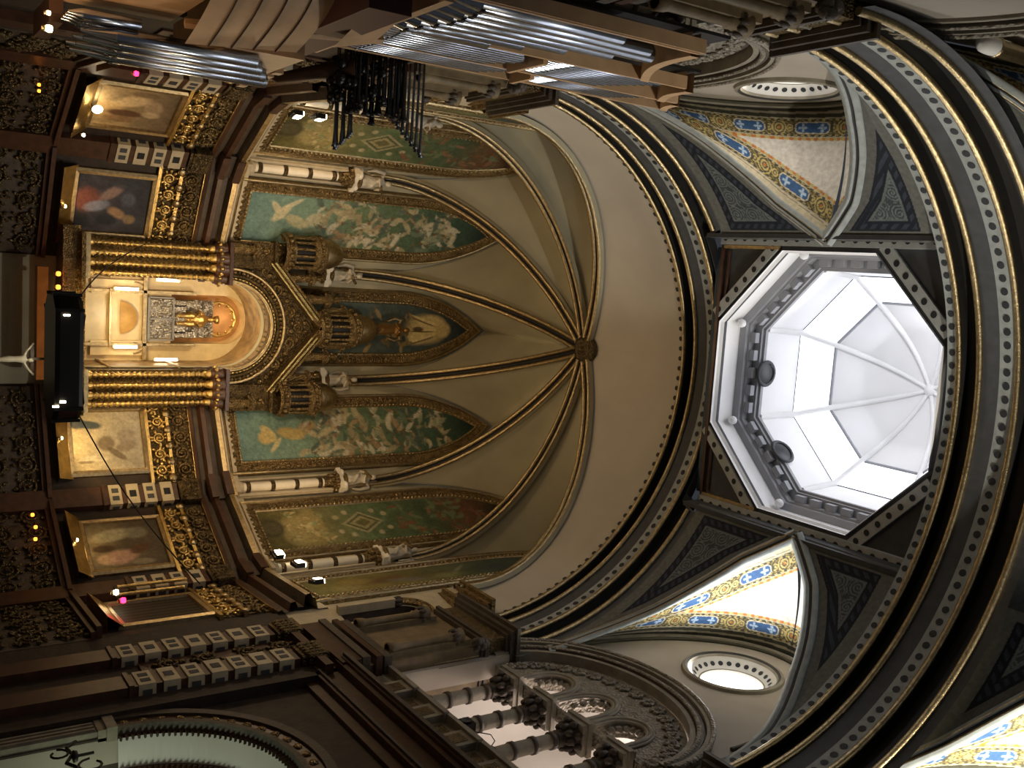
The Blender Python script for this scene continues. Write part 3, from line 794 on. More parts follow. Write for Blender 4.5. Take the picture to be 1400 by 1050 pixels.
# ------------------------------------------------------------------ apse walls (seven flat sides)
HW = RA * math.tan(rad(BAY / 2))        # half width of one side (2.02)
b = MB()
def to_bay(a, x, y, z):
    n = Vector((math.sin(rad(a)), math.cos(rad(a)), 0)); t = Vector((n.y, -n.x, 0))
    return Vector((0, YB, 0)) + n * (RA + y) + t * x + Vector((0, 0, z))
WZ0, WZA = 17.0, 23.0
def parch(w, zs, za, n=16):
    """pointed arch, left foot to right foot, (x, z)"""
    h = za - zs; q = (h * h + w * w) / (2 * w); out = []
    for i in range(n + 1):
        z = zs + h * math.sin(i / n * PI / 2) ; out.append((-(math.sqrt(max(0, q * q - (z - zs) ** 2)) - (q - w)), z))
    return out + [(-x, z) for x, z in out[-2::-1]]
for k in range(-3, 4):
    a = k * BAY
    outl = [(-HW, 0), (HW, 0)] + [(-x, z) for x, z in parch(HW, WZ0, WZA)]
    holes = []
    if k == 0: holes = [[(1.48 * math.cos(PI * i / 20), 12.3 + 1.48 * math.sin(PI * i / 20)) for i in range(21)] + [(-1.48, 7.6), (1.48, 7.6)]]
    n = to_bay(a, 0, 1, 0) - to_bay(a, 0, 0, 0)
    b.prism(outl, lambda x, z, a=a: to_bay(a, x, 0, z), n * .3, 0, holes=holes)
wa = b.build('wall_apse', M['apseweb']); struct(wa, 'seven-sided apse wall behind the altar', 'wall')

for k in (-3, -2, -1, 1, 2, 3):
    a = k * BAY; b = MB(); b.add([to_bay(a, -HW, -.02, 0), to_bay(a, HW, -.02, 0), to_bay(a, HW, -.02, 11.2), to_bay(a, -HW, -.02, 11.2)], [(0, 1, 2, 3)]); b.build('lower_shade_sheet', M['shade_brown'], wa)  # added sheets that paint the lower apse wall in the shade brown
# ribs and webs of the apse vault
def rib_pt(a, q):
    rho = 7.42 * math.cos(q); z = 17.0 + 5.6 * math.sin(q)
    return polar(a, rho, z)
RIBA = [(-3.5 + i) * BAY for i in range(8)]
b = MB(); NU = 24
for i in range(7):
    a0, a1 = RIBA[i], RIBA[i + 1]; ac = (a0 + a1) / 2
    half = parch(HW, WZ0, WZA, NU)
    for sgn, ar in ((-1, a0), (1, a1)):
        def fn(u, v, sgn=sgn, ar=ar, ac=ac):
            j = u * NU; f = half[:NU + 1][int(round(j))]
            w = to_bay(ac, -abs(f[0]) * -sgn if False else abs(f[0]) * sgn, -.02, f[1]); r = rib_pt(ar, u * PI / 2)
            p = w.lerp(r, v); p.z += .12 * math.sin(PI * v) * u
            return p
        b.grid(fn, NU, 10, 0)
for sgn, ar in ((-1, RIBA[0]), (1, RIBA[7])):
    def fn(u, v, sgn=sgn, ar=ar):
        q = u * PI / 2
        w = Vector((sgn * (R + .01) * math.cos(q), 22.72, ZS + (R + .01) * math.sin(q))); r = rib_pt(ar, q)
        p = w.lerp(r, v); p.z += .25 * math.sin(PI * v) * math.sin(q); return p
    b.grid(fn, 40, 10, 1)
va = b.build('ceiling_apse', [M['apseweb'], M['plaster']]); struct(va, 'ribbed plaster vault of the apse with converging webs', 'ceiling')
# close the shell above wall feet
for a in RIBA:
    b = MB(); n = 36; path = []; ups = []
    for i in range(n + 1):
        q = PI / 2 * .965 * i / n
        p = rib_pt(a, q); path.append(p)
        ups.append(Vector((0, YB, 15.5)) - p)
    path = [path[0] - Vector((0, 0, .5))] + path; ups = [ups[0]] + ups
    g = .075
    sec = [(-.21, -.04), (-.21, .07)] + [(-.14 + g * math.cos(e), .1 + g * math.sin(e)) for e in (PI, PI * .75, PI / 2, PI * .25, 0)] + [(-.05, .02), (.05, .02)] + [(.14 + g * math.cos(e), .1 + g * math.sin(e)) for e in (PI, PI * .75, PI / 2, PI * .25, 0)] + [(.21, .07), (.21, -.04)]
    ms = [1] * 1 + [1] * 1 + [0] * 4 + [2] + [2] + [2] + [0] * 4 + [1] + [1]
    b.sweep(path, ups, sec, ms); b.build('rib', [M['gold'], M['apseweb'], M['dark']], va)
b = MB(); b.lathe([(.5, .12), (.52, -.02), (.46, -.12), (.36, -.1), (.34, -.2), (.26, -.22), (.22, -.14), (.1, -.14), (.08, -.24), (0, -.26)], 28, (0, YB, ZBOSS)); b.build('boss', M['bronze'], va)

# ------------------------------------------------------------------ painters for the murals
def blobs(U, V, img, lst, soft=.25):
    """soft-edged rotated ellipses (u, v, ru, rv, angle, colour, opacity)"""
    for (cu, cv, ru, rv, an, col, op) in lst:
        x = U - cu; y = V - cv; c, s = math.cos(an), math.sin(an)
        d = np.sqrt(((x * c + y * s) / ru) ** 2 + ((-x * s + y * c) / rv) ** 2)
        k = np.clip((1 - d) / soft, 0, 1)[:, None] * op
        img[:] = img * (1 - k) + np.array(lin(col)) * k
def vnoise(U, V, f, seed):
    r = np.random.RandomState(seed); v = np.zeros_like(U)
    for o in range(4):
        a = r.rand(6) * 6.28
        v += (np.sin(U * f * 1.3 + a[0] + 2 * np.sin(V * f * .7 + a[1])) * np.sin(V * f + a[2] + 1.7 * np.sin(U * f * .9 + a[3]))) / (1.6 ** o)
        f *= 1.9
    return v
def sky(U, V, stops):
    zs = [s[0] for s in stops]; cs = np.array([lin(s[1]) for s in stops])
    return np.stack([np.interp(V, zs, cs[:, i]) for i in range(3)], 1)
def figures(U, V, img, box, n, seed, cols, up=True):
    """a swirl of small robed bodies: head, trunk, wing strokes"""
    r = random.Random(seed); L = []
    for i in range(n):
        cu = r.uniform(box[0], box[1]); cv = r.uniform(box[2], box[3]); an = r.uniform(0, 6.28); s = r.uniform(.7, 1.25) * box[4]; bend = r.uniform(-2.4, 2.4)
        c = r.choice(cols); x, y, q = cu, cv, an
        for k in range(7):      # a curved robed body
            w = (.05, .1, .12, .13, .12, .08, .045)[k] * s
            L.append((x, y, w, w * 1.15, q, c, .85))
            x += .11 * s * math.cos(q); y += .11 * s * math.sin(q); q += bend * .16
        L.append((cu - .1 * s * math.cos(an), cv - .1 * s * math.sin(an), .07 * s, .075 * s, 0, '#7d5c40', .8))
        x, y, q = cu, cv, an + r.choice((-1, 1)) * 1.2; c2 = r.choice(cols)
        for k in range(5):      # a wing or a flying scarf
            w = (.06, .08, .07, .05, .03)[k] * s
            L.append((x, y, w, w * 1.1, q, c2, .7)); x += .09 * s * math.cos(q); y += .09 * s * math.sin(q); q -= bend * .2
        L.append((cu + .1 * s * math.sin(an), cv - .14 * s, .035 * s, .2 * s, an, '#5c543c', .5))
    blobs(U, V, img, L, .4)
def paint_mural(k, U, V):
    """U -1..1 metres across, V height in metres above the lower edge (0..9.6)"""
    if k in (-1, 1):
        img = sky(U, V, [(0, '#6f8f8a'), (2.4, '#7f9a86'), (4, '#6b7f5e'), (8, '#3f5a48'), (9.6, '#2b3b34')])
        img *= (1 + .1 * vnoise(U, V, 2.2, 3 + k))[:, None]
        s = -k
        if k == -1:
            blobs(U, V, img, [(-.25, 1.2, .2, .5, .9, '#cfc8a4', .95), (-.35, 1.05, .45, .14, .7, '#cfc8a4', .9), (.05, 1.8, .24, .55, -.4, '#bdb893', .9), (-.1, 2.5, .3, .5, .3, '#c9c1a0', .8), (-.6, 1.5, .1, .5, .6, '#d6cfae', .8)], .3)
        else:
            blobs(U, V, img, [(.1, 1.0, .3, .36, .3, '#c9b273', .95), (-.02, 1.1, .2, .45, -.9, '#cdbb80', .9), (.0, 1.9, .26, .6, -.2, '#bfa968', .9), (-.2, 2.5, .26, .45, .5, '#b89f66', .85), (.4, 1.3, .1, .4, .9, '#d2c48e', .8)], .3)
        figures(U, V, img, (-.85, .85, 2.4, 8.2, .9), 95, 11 + k, ['#b9ae8a', '#c7bea0', '#a49a78', '#9aa083', '#a88e6c', '#cfc9b0', '#6f7f6a', '#55655a'])
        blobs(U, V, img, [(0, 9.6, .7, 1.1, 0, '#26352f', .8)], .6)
    elif k in (-2, 2):
        img = sky(U, V, [(0, '#5f5a32'), (1.6, '#857a4c'), (3.4, '#5f6f4e'), (6.2, '#4a5b41'), (7.6, '#6a4a34'), (9.6, '#26302a')])
        img *= (1 + .16 * vnoise(U, V, 3., 7 + k))[:, None]
        blobs(U, V, img, [(.1 * k / 2, 1.2, .85, .75, 0, '#a89a66', .9), (0, 1.7, 1.1, .45, 0, '#9c8f5c', .8), (-.1, .3, .5, .5, 0, '#4a4630', .9), (-.1, .3, .34, .36, .3, '#6d6546', .6)], .3)
        figures(U, V, img, (-.8, .8, .8, 2.2, .42), 26, 31 + k, ['#c0b282', '#b8a676', '#8f9a6c'])
        # diamond emblem
        d = np.abs(U) / .55 + np.abs(V - 3.5) / .78
        for lo, hi, c in ((0, .38, '#6b6340'), (.38, .62, '#a79a70'), (.62, .8, '#55593c'), (.8, 1.0, '#aaa07c')):
            m = (d >= lo) & (d < hi); img[m] = img[m] * .25 + np.array(lin(c)) * .75
        blobs(U, V, img, [(x, y, .13, .13, 0, '#b3aa86', .9) for x, y in ((-.55, 3.0), (.55, 3.0), (-.55, 4.0), (.55, 4.0), (-.35, 4.4), (.35, 4.4), (-.35, 2.6), (.35, 2.6))], .4)
        figures(U, V, img, (-.8, .8, 4.7, 8.2, .7), 40, 41 + k, ['#7d5640', '#5c6a4a', '#8b6a50', '#6f7c5c'])
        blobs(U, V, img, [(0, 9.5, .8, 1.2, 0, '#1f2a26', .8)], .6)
    elif k in (-3, 3):
        img = sky(U, V, [(0, '#6f6a3e'), (2, '#857a48'), (4, '#6d6b45'), (5.5, '#56604a'), (7, '#434d49'), (9.6, '#566058')])
        img *= (1 + .16 * vnoise(U, V, 1.8, 17 + k))[:, None]
        blobs(U, V, img, [(-.1, 2.6, .35, 1.0, .3, '#6a4a30', .8), (.2, 3.2, .25, .9, -.3, '#7c7a74', .8), (-.3, 1.6, .5, .7, 0, '#9a8a50', .7), (.3, 4.5, .4, .7, 0, '#8e9060', .7), (-.2, 5.2, .1, .7, .8, '#8f8f78', .8), (.1, 6.3, .5, .8, 0, '#3c4a52', .7), (.3, 1.1, .4, .6, 0, '#a29762', .7)], .6)
    else:
        img = sky(U, V, [(0, '#4c5a58'), (5, '#55625c'), (7, '#4a5654'), (9.6, '#232c30')])
        img *= (1 + .12 * vnoise(U, V, 2.5, 5))[:, None]
        blobs(U, V, img, [(0, 7.65, .66, 1.1, 0, '#c4b078', .95), (.2, 7.3, .45, .6, .4, '#d6c288', .9), (-.2, 7.9, .42, .7, 0, '#d8c48a', .9), (0, 8.4, .35, .4, 0, '#cbb67c', .9)], .35)
        for x0 in (-.34, 0, .32):
            blobs(U, V, img, [(x0 * (1.1), 7.5, .05, .7, x0 * .9, '#e2cf98', .9), (x0 * 1.1 + .09, 7.5, .035, .65, x0 * .9, '#5a4626', .85)], .3)
        figures(U, V, img, (-.75, .75, 5.2, 7.0, .6), 16, 77, ['#9a8350', '#7c6a44', '#b39a64'])
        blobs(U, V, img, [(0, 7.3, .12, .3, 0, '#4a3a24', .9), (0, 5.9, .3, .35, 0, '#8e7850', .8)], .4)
    r = np.random.RandomState(k + 50)
    img *= (1 + .09 * r.randn(len(U)))[:, None]
    return np.clip(img, .004, .9)

def outline(w, z0, zs, za, e, n=18):
    """closed pointed-arch outline grown by e"""
    return [(-w - e, z0 - e)] + parch(w + e, zs, za + e * 1.25, n) + [(w + e, z0 - e)]
def ring_faces(b, rings, mi_list, closed=True):
    for (A, ya), (B, yb), mi in zip(rings, rings[1:], mi_list):
        k = len(A); vs = [(x, ya, z) for x, z in A] + [(x, yb, z) for x, z in B]
        b.add(vs, [(i, (i + 1) % k, k + (i + 1) % k, k + i) for i in range(k)], mi, False)
MZ0, MZS, MZA, MW = 12.62, 19.0, 22.15, .96
names7 = {-3: 'dim landscape mural half hidden by the organ', -2: 'green emblem mural behind the dark organ trumpets', -1: 'teal mural with white angel swirl left of the altar shrine',
          0: 'golden cloud mural above the middle shrine turret', 1: 'teal mural with yellow angel right of the shrine', 2: 'green diamond emblem mural right of the shrine',
          3: 'blurred brown and green landscape mural at the right end'}
frame_src = None
for k in range(-3, 4):
    a = k * BAY
    t = thing('arched_mural', 'tall pointed ' + names7[k] + ', in gilt frame', 'painting', to_bay(a, 0, 0, 0), -rad(a), 'tall arched murals of the apse')
    nu, nv = 90, 240; z0 = MZ0 if k else 14.3; b = MB(); h = MZA - MZS; q = (h * h + MW * MW) / (2 * MW)
    pts = []
    for i in range(nu + 1):
        for j in range(nv + 1):
            z = z0 + (MZA - z0) * j / nv
            w = MW if z < MZS else (math.sqrt(max(0, q * q - (z - MZS) ** 2)) - (q - MW))
            pts.append(((2 * i / nu - 1) * max(w, .002), -.06, z))
    o = len(b.v); b.v += pts; W = nv + 1
    for i in range(nu):
        for j in range(nv): b.f.append([i * W + j, (i + 1) * W + j, (i + 1) * W + j + 1, i * W + j + 1]); b.m.append(0); b.s.append(False)
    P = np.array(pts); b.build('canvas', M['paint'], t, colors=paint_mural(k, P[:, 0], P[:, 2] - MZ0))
    if frame_src is None or k == 0:
        b = MB(); prof = [(-.03, -.06), (0, -.1), (.05, -.1), (.07, -.07), (.36, -.09), (.38, -.15), (.42, -.17), (.46, -.15), (.48, -.1), (.5, 0)]
        ring_faces(b, [(outline(MW, z0, MZS, MZA, e), y) for e, y in prof], [1, 1, 1, 0, 1, 1, 1, 1, 0])
        f = b.build('frame', [M['goldrough'], M['gold']], t)
        b = MB(); O = outline(MW, z0, MZS, MZA, .035, 60)
        acc = 0; L = []
        for (x0, y0), (x1, y1) in zip(O, O[1:] + O[:1]):
            d = math.hypot(x1 - x0, y1 - y0); s = 0
            while acc + (d - s) >= .15:
                s += .15 - acc; acc = 0; L.append((x0 + (x1 - x0) * s / d, y0 + (y1 - y0) * s / d))
            acc += d - s
        for x, z in L: b.ball((x, -.115, z), .045, 6, 4)
        bd = b.build('beading', M['gold'], t)
        b = MB()
        rng = random.Random(2)
        O = outline(MW, z0, MZS, MZA, .22, 60); acc = 0
        for (x0, y0), (x1, y1) in zip(O, O[1:] + O[:1]):
            d = math.hypot(x1 - x0, y1 - y0); s = 0
            while acc + (d - s) >= .19:
                s += .19 - acc; acc = 0; x, z = (x0 + (x1 - x0) * s / d, y0 + (y1 - y0) * s / d)
                b.ball((x + rng.uniform(-.06, .06), -.1, z), (.075, .03, .075), 6, 4)
        cv = b.build('carving', M['goldrough'], t); frame_src = frame_src or (f, bd, cv)
    else:
        for s in frame_src:
            c = s.copy(); COL.objects.link(c); c.parent = t

# ------------------------------------------------------------------ columns with little angel figures between the murals
def angel_mesh():
    b = MB()
    b.lathe([(.0, 0), (.2, .02), (.23, .15), (.19, .4), (.16, .62), (.18, .78), (.15, .92), (.07, .98), (.06, 1.02)], 20, mods=lambda q, z: 1 + .13 * math.sin(q * 7 + z * 4) * max(0, 1 - z))
    b.ball((0, -.04, 1.12), (.095, .11, .125), 12, 8)
    for s in (-1, 1):
        b.tube([(s * .16, 0, .86), (s * .24, -.12, .66), (s * .1, -.27, .7)], [.065, .055, .04], 8)
        b.ball((s * .08, -.29, .71), .05, 8, 6)
        b.tube([(s * .1, .12, .9), (s * .26, .2, .95), (s * .34, .22, .6), (s * .26, .2, .3)], [.05, .09, .08, .03], 8)
    b.tube([(-.16, -.12, .62), (0, -.2, .45), (.18, -.1, .3)], [.05, .08, .05], 8)
    o = b.build('robe', M['cloth']); remesh(o, .028, 2); return o
col_src = None; st_src = None
clab = {-2.5: 'white apse column partly behind the dark organ trumpets', -1.5: 'white apse column left of the teal angel mural', -.5: 'white apse column behind the left shrine turret',
        .5: 'white apse column behind the right shrine turret', 1.5: 'white apse column between the angel and diamond murals', 2.5: 'white apse column beside the blurred landscape mural'}
for i, k in enumerate((-2.5, -1.5, -.5, .5, 1.5, 2.5)):
    a = k * BAY; d = RA / math.cos(rad(BAY / 2)) - .02; loc = polar(a, d, 12.1)
    if col_src is None:
        c = col_src = thing('engaged_column', clab[k], 'column', loc, -rad(a), 'white columns between the murals')
        b = MB(); b.box((0, -.06, 1.75), (.74, .3, 3.5)); b.box((-.3, -.24, 1.75), (.08, .1, 3.5)); b.box((.3, -.24, 1.75), (.08, .1, 3.5)); b.build('pilaster', M['stone'], c)
        b = MB(); b.lathe([(.15, .3), (.155, 1.6), (.14, 3.2)], 18, (0, -.28, 0)); b.build('shaft', M['ivory'], c)
        for z in (.5, 1.35, 2.2, 3.05):
            b = MB(); b.lathe([(.13, -.07), (.175, -.07), (.185, 0), (.175, .07), (.13, .07)], 18, (0, -.28, z)); b.build('ring', M['bronze'], c)
        b = MB(); b.box((0, -.26, .08), (.6, .5, .16)); b.lathe([(.24, .16), (.25, .22), (.19, .28), (.2, .32), (.15, .34)], 18, (0, -.28, 0)); b.build('base', M['stone'], c)
        b = MB(); b.lathe([(.14, 3.2), (.2, 3.24), (.17, 3.3), (.2, 3.5), (.32, 3.72)], 16, (0, -.26, 0))
        for q in range(9):
            e = 2 * PI * q / 9; b.ball((.24 * math.cos(e), -.26 + .24 * math.sin(e), 3.48), (.07, .07, .12), 6, 5); b.ball((.3 * math.cos(e + .3), -.26 + .3 * math.sin(e + .3), 3.66), (.075, .075, .08), 6, 5)
        b.build('capital', M['goldrough'], c)
        b = MB(); b.box((0, -.2, 3.8), (.86, .6, .16)); b.ball((-.26, -.34, 3.92), (.18, .2, .12), 10, 8); b.ball((.26, -.34, 3.92), (.18, .2, .12), 10, 8); b.box((0, -.1, 3.98), (.7, .4, .14)); b.build('abacus', M['ivory'], c)
        b = MB(); b.beam((0, -.02, 3.9), (0, .0, 5.6), .3, .16); b.build('white_backing', M['stone'], c)
    else: dup(col_src, loc, -rad(a), clab[k])
    sl = clab[k].replace('white apse column', 'small robed angel figure on the white column')
    loc2 = polar(a, d - .34, 16.06)
    if st_src is None:
        st_src = s = thing('angel_statue', sl, 'statue', loc2, -rad(a), 'angel figures above the apse columns')
        o = angel_mesh(); o.name = 'robe'; o.parent = s
        b = MB(); b.lathe([(.0, .0), (.26, 0), (.24, .06), (0, .06)], 16); b.build('plinth', M['goldrough'], s)
        b = MB(); b.tube([(-.12, -.3, .72), (.05, -.34, .78), (.2, -.3, .9)], [.05, .05, .06], 8); b.build('scroll', M['goldrough'], s)
    else: dup(st_src, loc2, -rad(a), sl)

# ------------------------------------------------------------------ stepped cornice below the murals
b = MB()
prof = [(0, 10.98), (.16, 11.0), (.2, 11.1), (.12, 11.16), (.12, 11.3), (.34, 11.36), (.36, 11.5), (.2, 11.56), (.2, 11.72), (.5, 11.8), (.52, 11.94), (.4, 12.0), (.4, 12.06), (.1, 12.12), (.1, 12.4), (0, 12.42)]
mats = [0, 0, 1, 1, 0, 0, 0, 1, 1, 2, 0, 3, 3, 3, 3]
angs = [-109.9 + BAY * i for i in range(8)]
path = [polar(a, (RA - .0) / math.cos(rad(BAY / 2)), 0) for a in angs]
W = len(prof); o = len(b.v)
for a, p in zip(angs, path):
    for (d, z) in prof: b.v.append(tuple(polar(a, (RA - d) / math.cos(rad(BAY / 2)), z)))
for i in (0, 1, 2, 4, 5, 6):
    for j in range(W - 1): b.f.append([o + i * W + j, o + i * W + j + 1, o + (i + 1) * W + j + 1, o + (i + 1) * W + j]); b.m.append(mats[j]); b.s.append(False)
# break forward over each column
for a in angs[1:-1]:
    for z0, z1, d, mi in ((11.3, 11.52, .62, 0), (11.74, 11.98, .74, 0), (11.98, 12.12, .62, 2), (11.52, 11.74, .5, 1)):
        c = polar(a, RA / math.cos(rad(BAY / 2)) - d / 2 + .05, (z0 + z1) / 2); n = Vector((math.sin(rad(a)), math.cos(rad(a)), 0)); t = Vector((n.y, -n.x, 0))
        b.box(c, (.9, d, z1 - z0), mi, Matrix((t, n, Vector((0, 0, 1)))).transposed())
co = b.build('trim_7', [M['brown'], M['darkstone'], M['gold'], M['stone']]); struct(co, 'stepped brown and gold cornice round the apse under the murals', 'cornice')
# ------------------------------------------------------------------ lower storey of the apse: paintings, friezes, banded pilasters, dado
def scroll_relief(b, w, z0, z1, y, seed, n, r, leaf=True, mi=0):
    """carved scrollwork: spirals with leaves and knobs"""
    rg = random.Random(seed)
    for i in range(n):
        cx = -w + (i + .5) * 2 * w / n; cz = (z0 + z1) / 2 + rg.uniform(-.04, .04); sg = 1 if i % 2 else -1
        pts = []; rr = []
        for k in range(20):
            t = k / 19; q = sg * (t * 3.6 * PI) + rg.uniform(-.05, .05); s = r * (1 - .78 * t)
            pts.append((cx + s * math.cos(q), y - .05 - .04 * t, cz + s * math.sin(q))); rr.append(.045 * (1 - .4 * t))
        b.tube(pts, rr, 6, mi)
        b.ball((cx, y - .1, cz), (.07, .06, .07), 8, 6, mi)
        if leaf:
            for k in range(7):
                q = 2 * PI * k / 7 + rg.random(); R_ = Matrix.Rotation(-q, 3, 'Y')
                b.ball((cx + (r + .05) * math.cos(q), y - .04, cz + (r + .05) * math.sin(q)), (.1, .05, .05), 6, 4, mi, R_)
def lower_paint(k, U, V):
    r = np.random.RandomState(90 + k)
    if k == 1:
        img = sky(U, V, [(0, '#d8c79a'), (1, '#c9bda0'), (2.1, '#b3ab98')]); img *= (1 + .12 * vnoise(U, V, 3, 5))[:, None]
        blobs(U, V, img, [(-.55, .55, .42, .16, 1.45, '#4d5a60', .95), (-.6, .2, .2, .3, 0, '#566066', .9), (.1, 1.0, .3, .3, .4, '#7b6a55', .8), (.45, 1.3, .4, .12, .9, '#6a5a46', .8), (.2, 1.6, .2, .4, .3, '#8d7f6a', .7), (.6, .6, .14, .5, 0, '#e3d9ba', .9), (-.1, 1.6, .3, .3, 0, '#a89a88', .7), (.7, .35, .05, .3, 0, '#8a7a5a', .8)], .3)
    elif k == -1:
        img = sky(U, V, [(0, '#3c3a44'), (1, '#4d4a52'), (2.1, '#33363d')]); img *= (1 + .2 * vnoise(U, V, 3, 9))[:, None]
        blobs(U, V, img, [(-.1, .3, .5, .5, 0, '#8c5348', .8), (.1, .6, .22, .45, .3, '#9aa0b4', .8), (-.4, 1.0, .2, .5, .7, '#a98c80', .8), (.3, 1.2, .2, .35, -.5, '#c09a72', .8), (-.2, 1.5, .3, .25, 0, '#5f6472', .8), (.55, .9, .25, .4, 0, '#2b3136', .9), (.5, 1.6, .2, .22, 0, '#a58a60', .7), (-.7, 1.4, .2, .5, 0, '#3d424a', .8), (.65, .2, .3, .3, 0, '#272c30', .9)], .4)
    elif k == 2:
        img = sky(U, V, [(0, '#8f8160'), (1, '#6b5d45'), (2.1, '#5a4f3c')]); img *= (1 + .15 * vnoise(U, V, 3, 12))[:, None]
        blobs(U, V, img, [(-.45, .7, .3, .7, .2, '#b9b08e', .9), (-.5, 1.4, .3, .4, 0, '#8f8a70', .8), (.1, .4, .18, .4, 0, '#4a3628', .9), (.5, .8, .35, .6, .2, '#c8a288', .95), (.55, .4, .25, .3, 0, '#d0b08e', .9), (.2, 1.4, .2, .4, .5, '#6a4630', .8), (.75, 1.4, .15, .4, 0, '#9c9176', .8)], .35)
    elif k == -2:
        img = sky(U, V, [(0, '#c7a874'), (1, '#a08862'), (2.1, '#6f5c44')]); img *= (1 + .15 * vnoise(U, V, 3, 14))[:, None]
        blobs(U, V, img, [(-.3, .9, .3, .6, .3, '#d8bb8c', .9), (.3, .8, .2, .6, 0, '#5a3a2a', .9), (.6, .7, .2, .5, 0, '#8a6a4a', .8), (-.1, 1.5, .4, .3, 0, '#b79c78', .8), (.25, 1.5, .18, .3, 0, '#cdb48a', .8), (-.7, 1.2, .15, .5, 0, '#7a6448', .8)], .35)
    else:
        img = sky(U, V, [(0, '#2a2119'), (2.1, '#1d1813')])
        for x in np.arange(-.8, .9, .27): img[np.abs(U - x) < .05] = lin('#4c4030')
    img *= (1 + .06 * r.randn(len(U)))[:, None]
    return np.clip(img, .004, .95)
lown = {-3: 'dark barred panel beside the left red sanctuary lamp', -2: 'cream and brown painting lit by a glaring lamp at the lower left', -1: 'dark blue and red painting just left of the shrine columns',
        1: 'pale painting with slate-blue shape just right of the shrine columns', 2: 'painting of pale pink figures right of the pale painting', 3: 'dark barred panel beside the right red sanctuary lamp'}
pf_src = None; fr_src = None; dd_src = None
for k in (-3, -2, -1, 1, 2, 3):
    a = k * BAY
    t = thing('wall_painting', lown[k], 'painting', to_bay(a, 0, 0, 7.35), -rad(a), 'lower paintings of the apse')
    b = MB(); nu, nv = 70, 70; o = 0
    b.grid(lambda u, v: ((2 * u - 1) * .98, -.05, v * 2.1), nu, nv, 0, False)
    P = np.array(b.v); b.build('canvas', M['paint'], t, colors=lower_paint(k, P[:, 0], P[:, 2]))
    if pf_src is None:
        b = MB(); rc = lambda e, y: ([(-.98 - e, 0 - e), (-.98 - e, 2.1 + e), (.98 + e, 2.1 + e), (.98 + e, -e)], y)
        ring_faces(b, [rc(0, -.05), rc(.02, -.13), (rc(.12, -.15)), rc(.2, -.1), rc(.22, 0)], [0, 0, 0, 0]); f = b.build('frame', M['gold'], t)
        b = MB(); b.add([(-1.25, -.08, -.05), (1.25, -.08, -.05), (1.3, -.45, -.5), (-1.3, -.45, -.5), (1.3, 0, -.5), (-1.3, 0, -.5)], [(0, 1, 2, 3), (3, 2, 4, 5)]); s2 = b.build('gilt_sill', M['goldbright'], t)
        pf_src = (f, s2)
    else:
        for s in pf_src:
            c = s.copy(); COL.objects.link(c); c.parent = t
    fl_ = {-3: 'dark left end', -2: 'left outer', -1: 'left inner', 1: 'bright right inner', 2: 'right outer', 3: 'dark right end'}[k]
    if fr_src is None:
        t = fr_src = thing('gilded_frieze', fl_ + ' gilded scroll frieze panel above the lower painting', 'frieze', to_bay(a, 0, 0, 9.6), -rad(a), 'gilded friezes of the apse')
        b = MB(); b.box((0, -.03, .72), (2.9, .06, 1.5)); b.build('backing', M['bronze'], t)
        b = MB(); b.box((0, -.08, .03), (3.1, .16, .1)); b.box((0, -.09, .68), (3.1, .18, .1)); b.box((0, -.08, 1.42), (3.1, .16, .08)); b.build('rail', M['goldbright'], t)
        b = MB(); scroll_relief(b, 1.4, .1, .62, -.05, 3, 5, .19); b.build('lower_scrollwork', M['goldbright'], t)
        b = MB(); scroll_relief(b, 1.4, .75, 1.38, -.05, 8, 5, .24); b.build('upper_scrollwork', M['goldrough'], t)
        b = MB()
        for i in range(6):
            x = -1.4 + i * .56; b.lathe([(.13, 0), (.14, .05), (.07, .07), (.0, .09)], 10, (0, 0, 0))
            n0 = len(b.v) - 10 * 4
            for q in range(n0, len(b.v)): X, Y_, Z_ = b.v[q]; b.v[q] = (x + X, -.14 - Z_, .68 + Y_)
        b.build('rosette', M['gold'], t)
    else: dup(fr_src, to_bay(a, 0, 0, 9.6), -rad(a), fl_ + ' gilded scroll frieze panel above the lower painting')
    if dd_src is None:
        t = dd_src = thing('carved_dado', fl_ + ' dark carved relief panel at the foot of the apse', 'relief', to_bay(a, 0, 0, 2.5), -rad(a), 'carved dado panels of the apse')
        b = MB(); b.box((0, -.06, 2.0), (3.8, .1, 4.0)); b.build('backing', M['darkstone'], t)
        b = MB()
        for zz in (.4, 1.3, 2.2, 3.1): scroll_relief(b, 1.8, zz, zz + .8, -.12, int(zz * 10), 5, .3)
        b.build('relief', M['bronze'], t)
        b = MB(); b.box((0, -.2, 4.05), (3.75, .4, .12)); b.box((0, -.14, 3.92), (3.8, .28, .12)); b.build('ledge', M['brown'], t)
    else: dup(dd_src, to_bay(a, 0, 0, 2.5), -rad(a), fl_.replace('bright ', '') + ' dark carved relief panel at the foot of the apse')
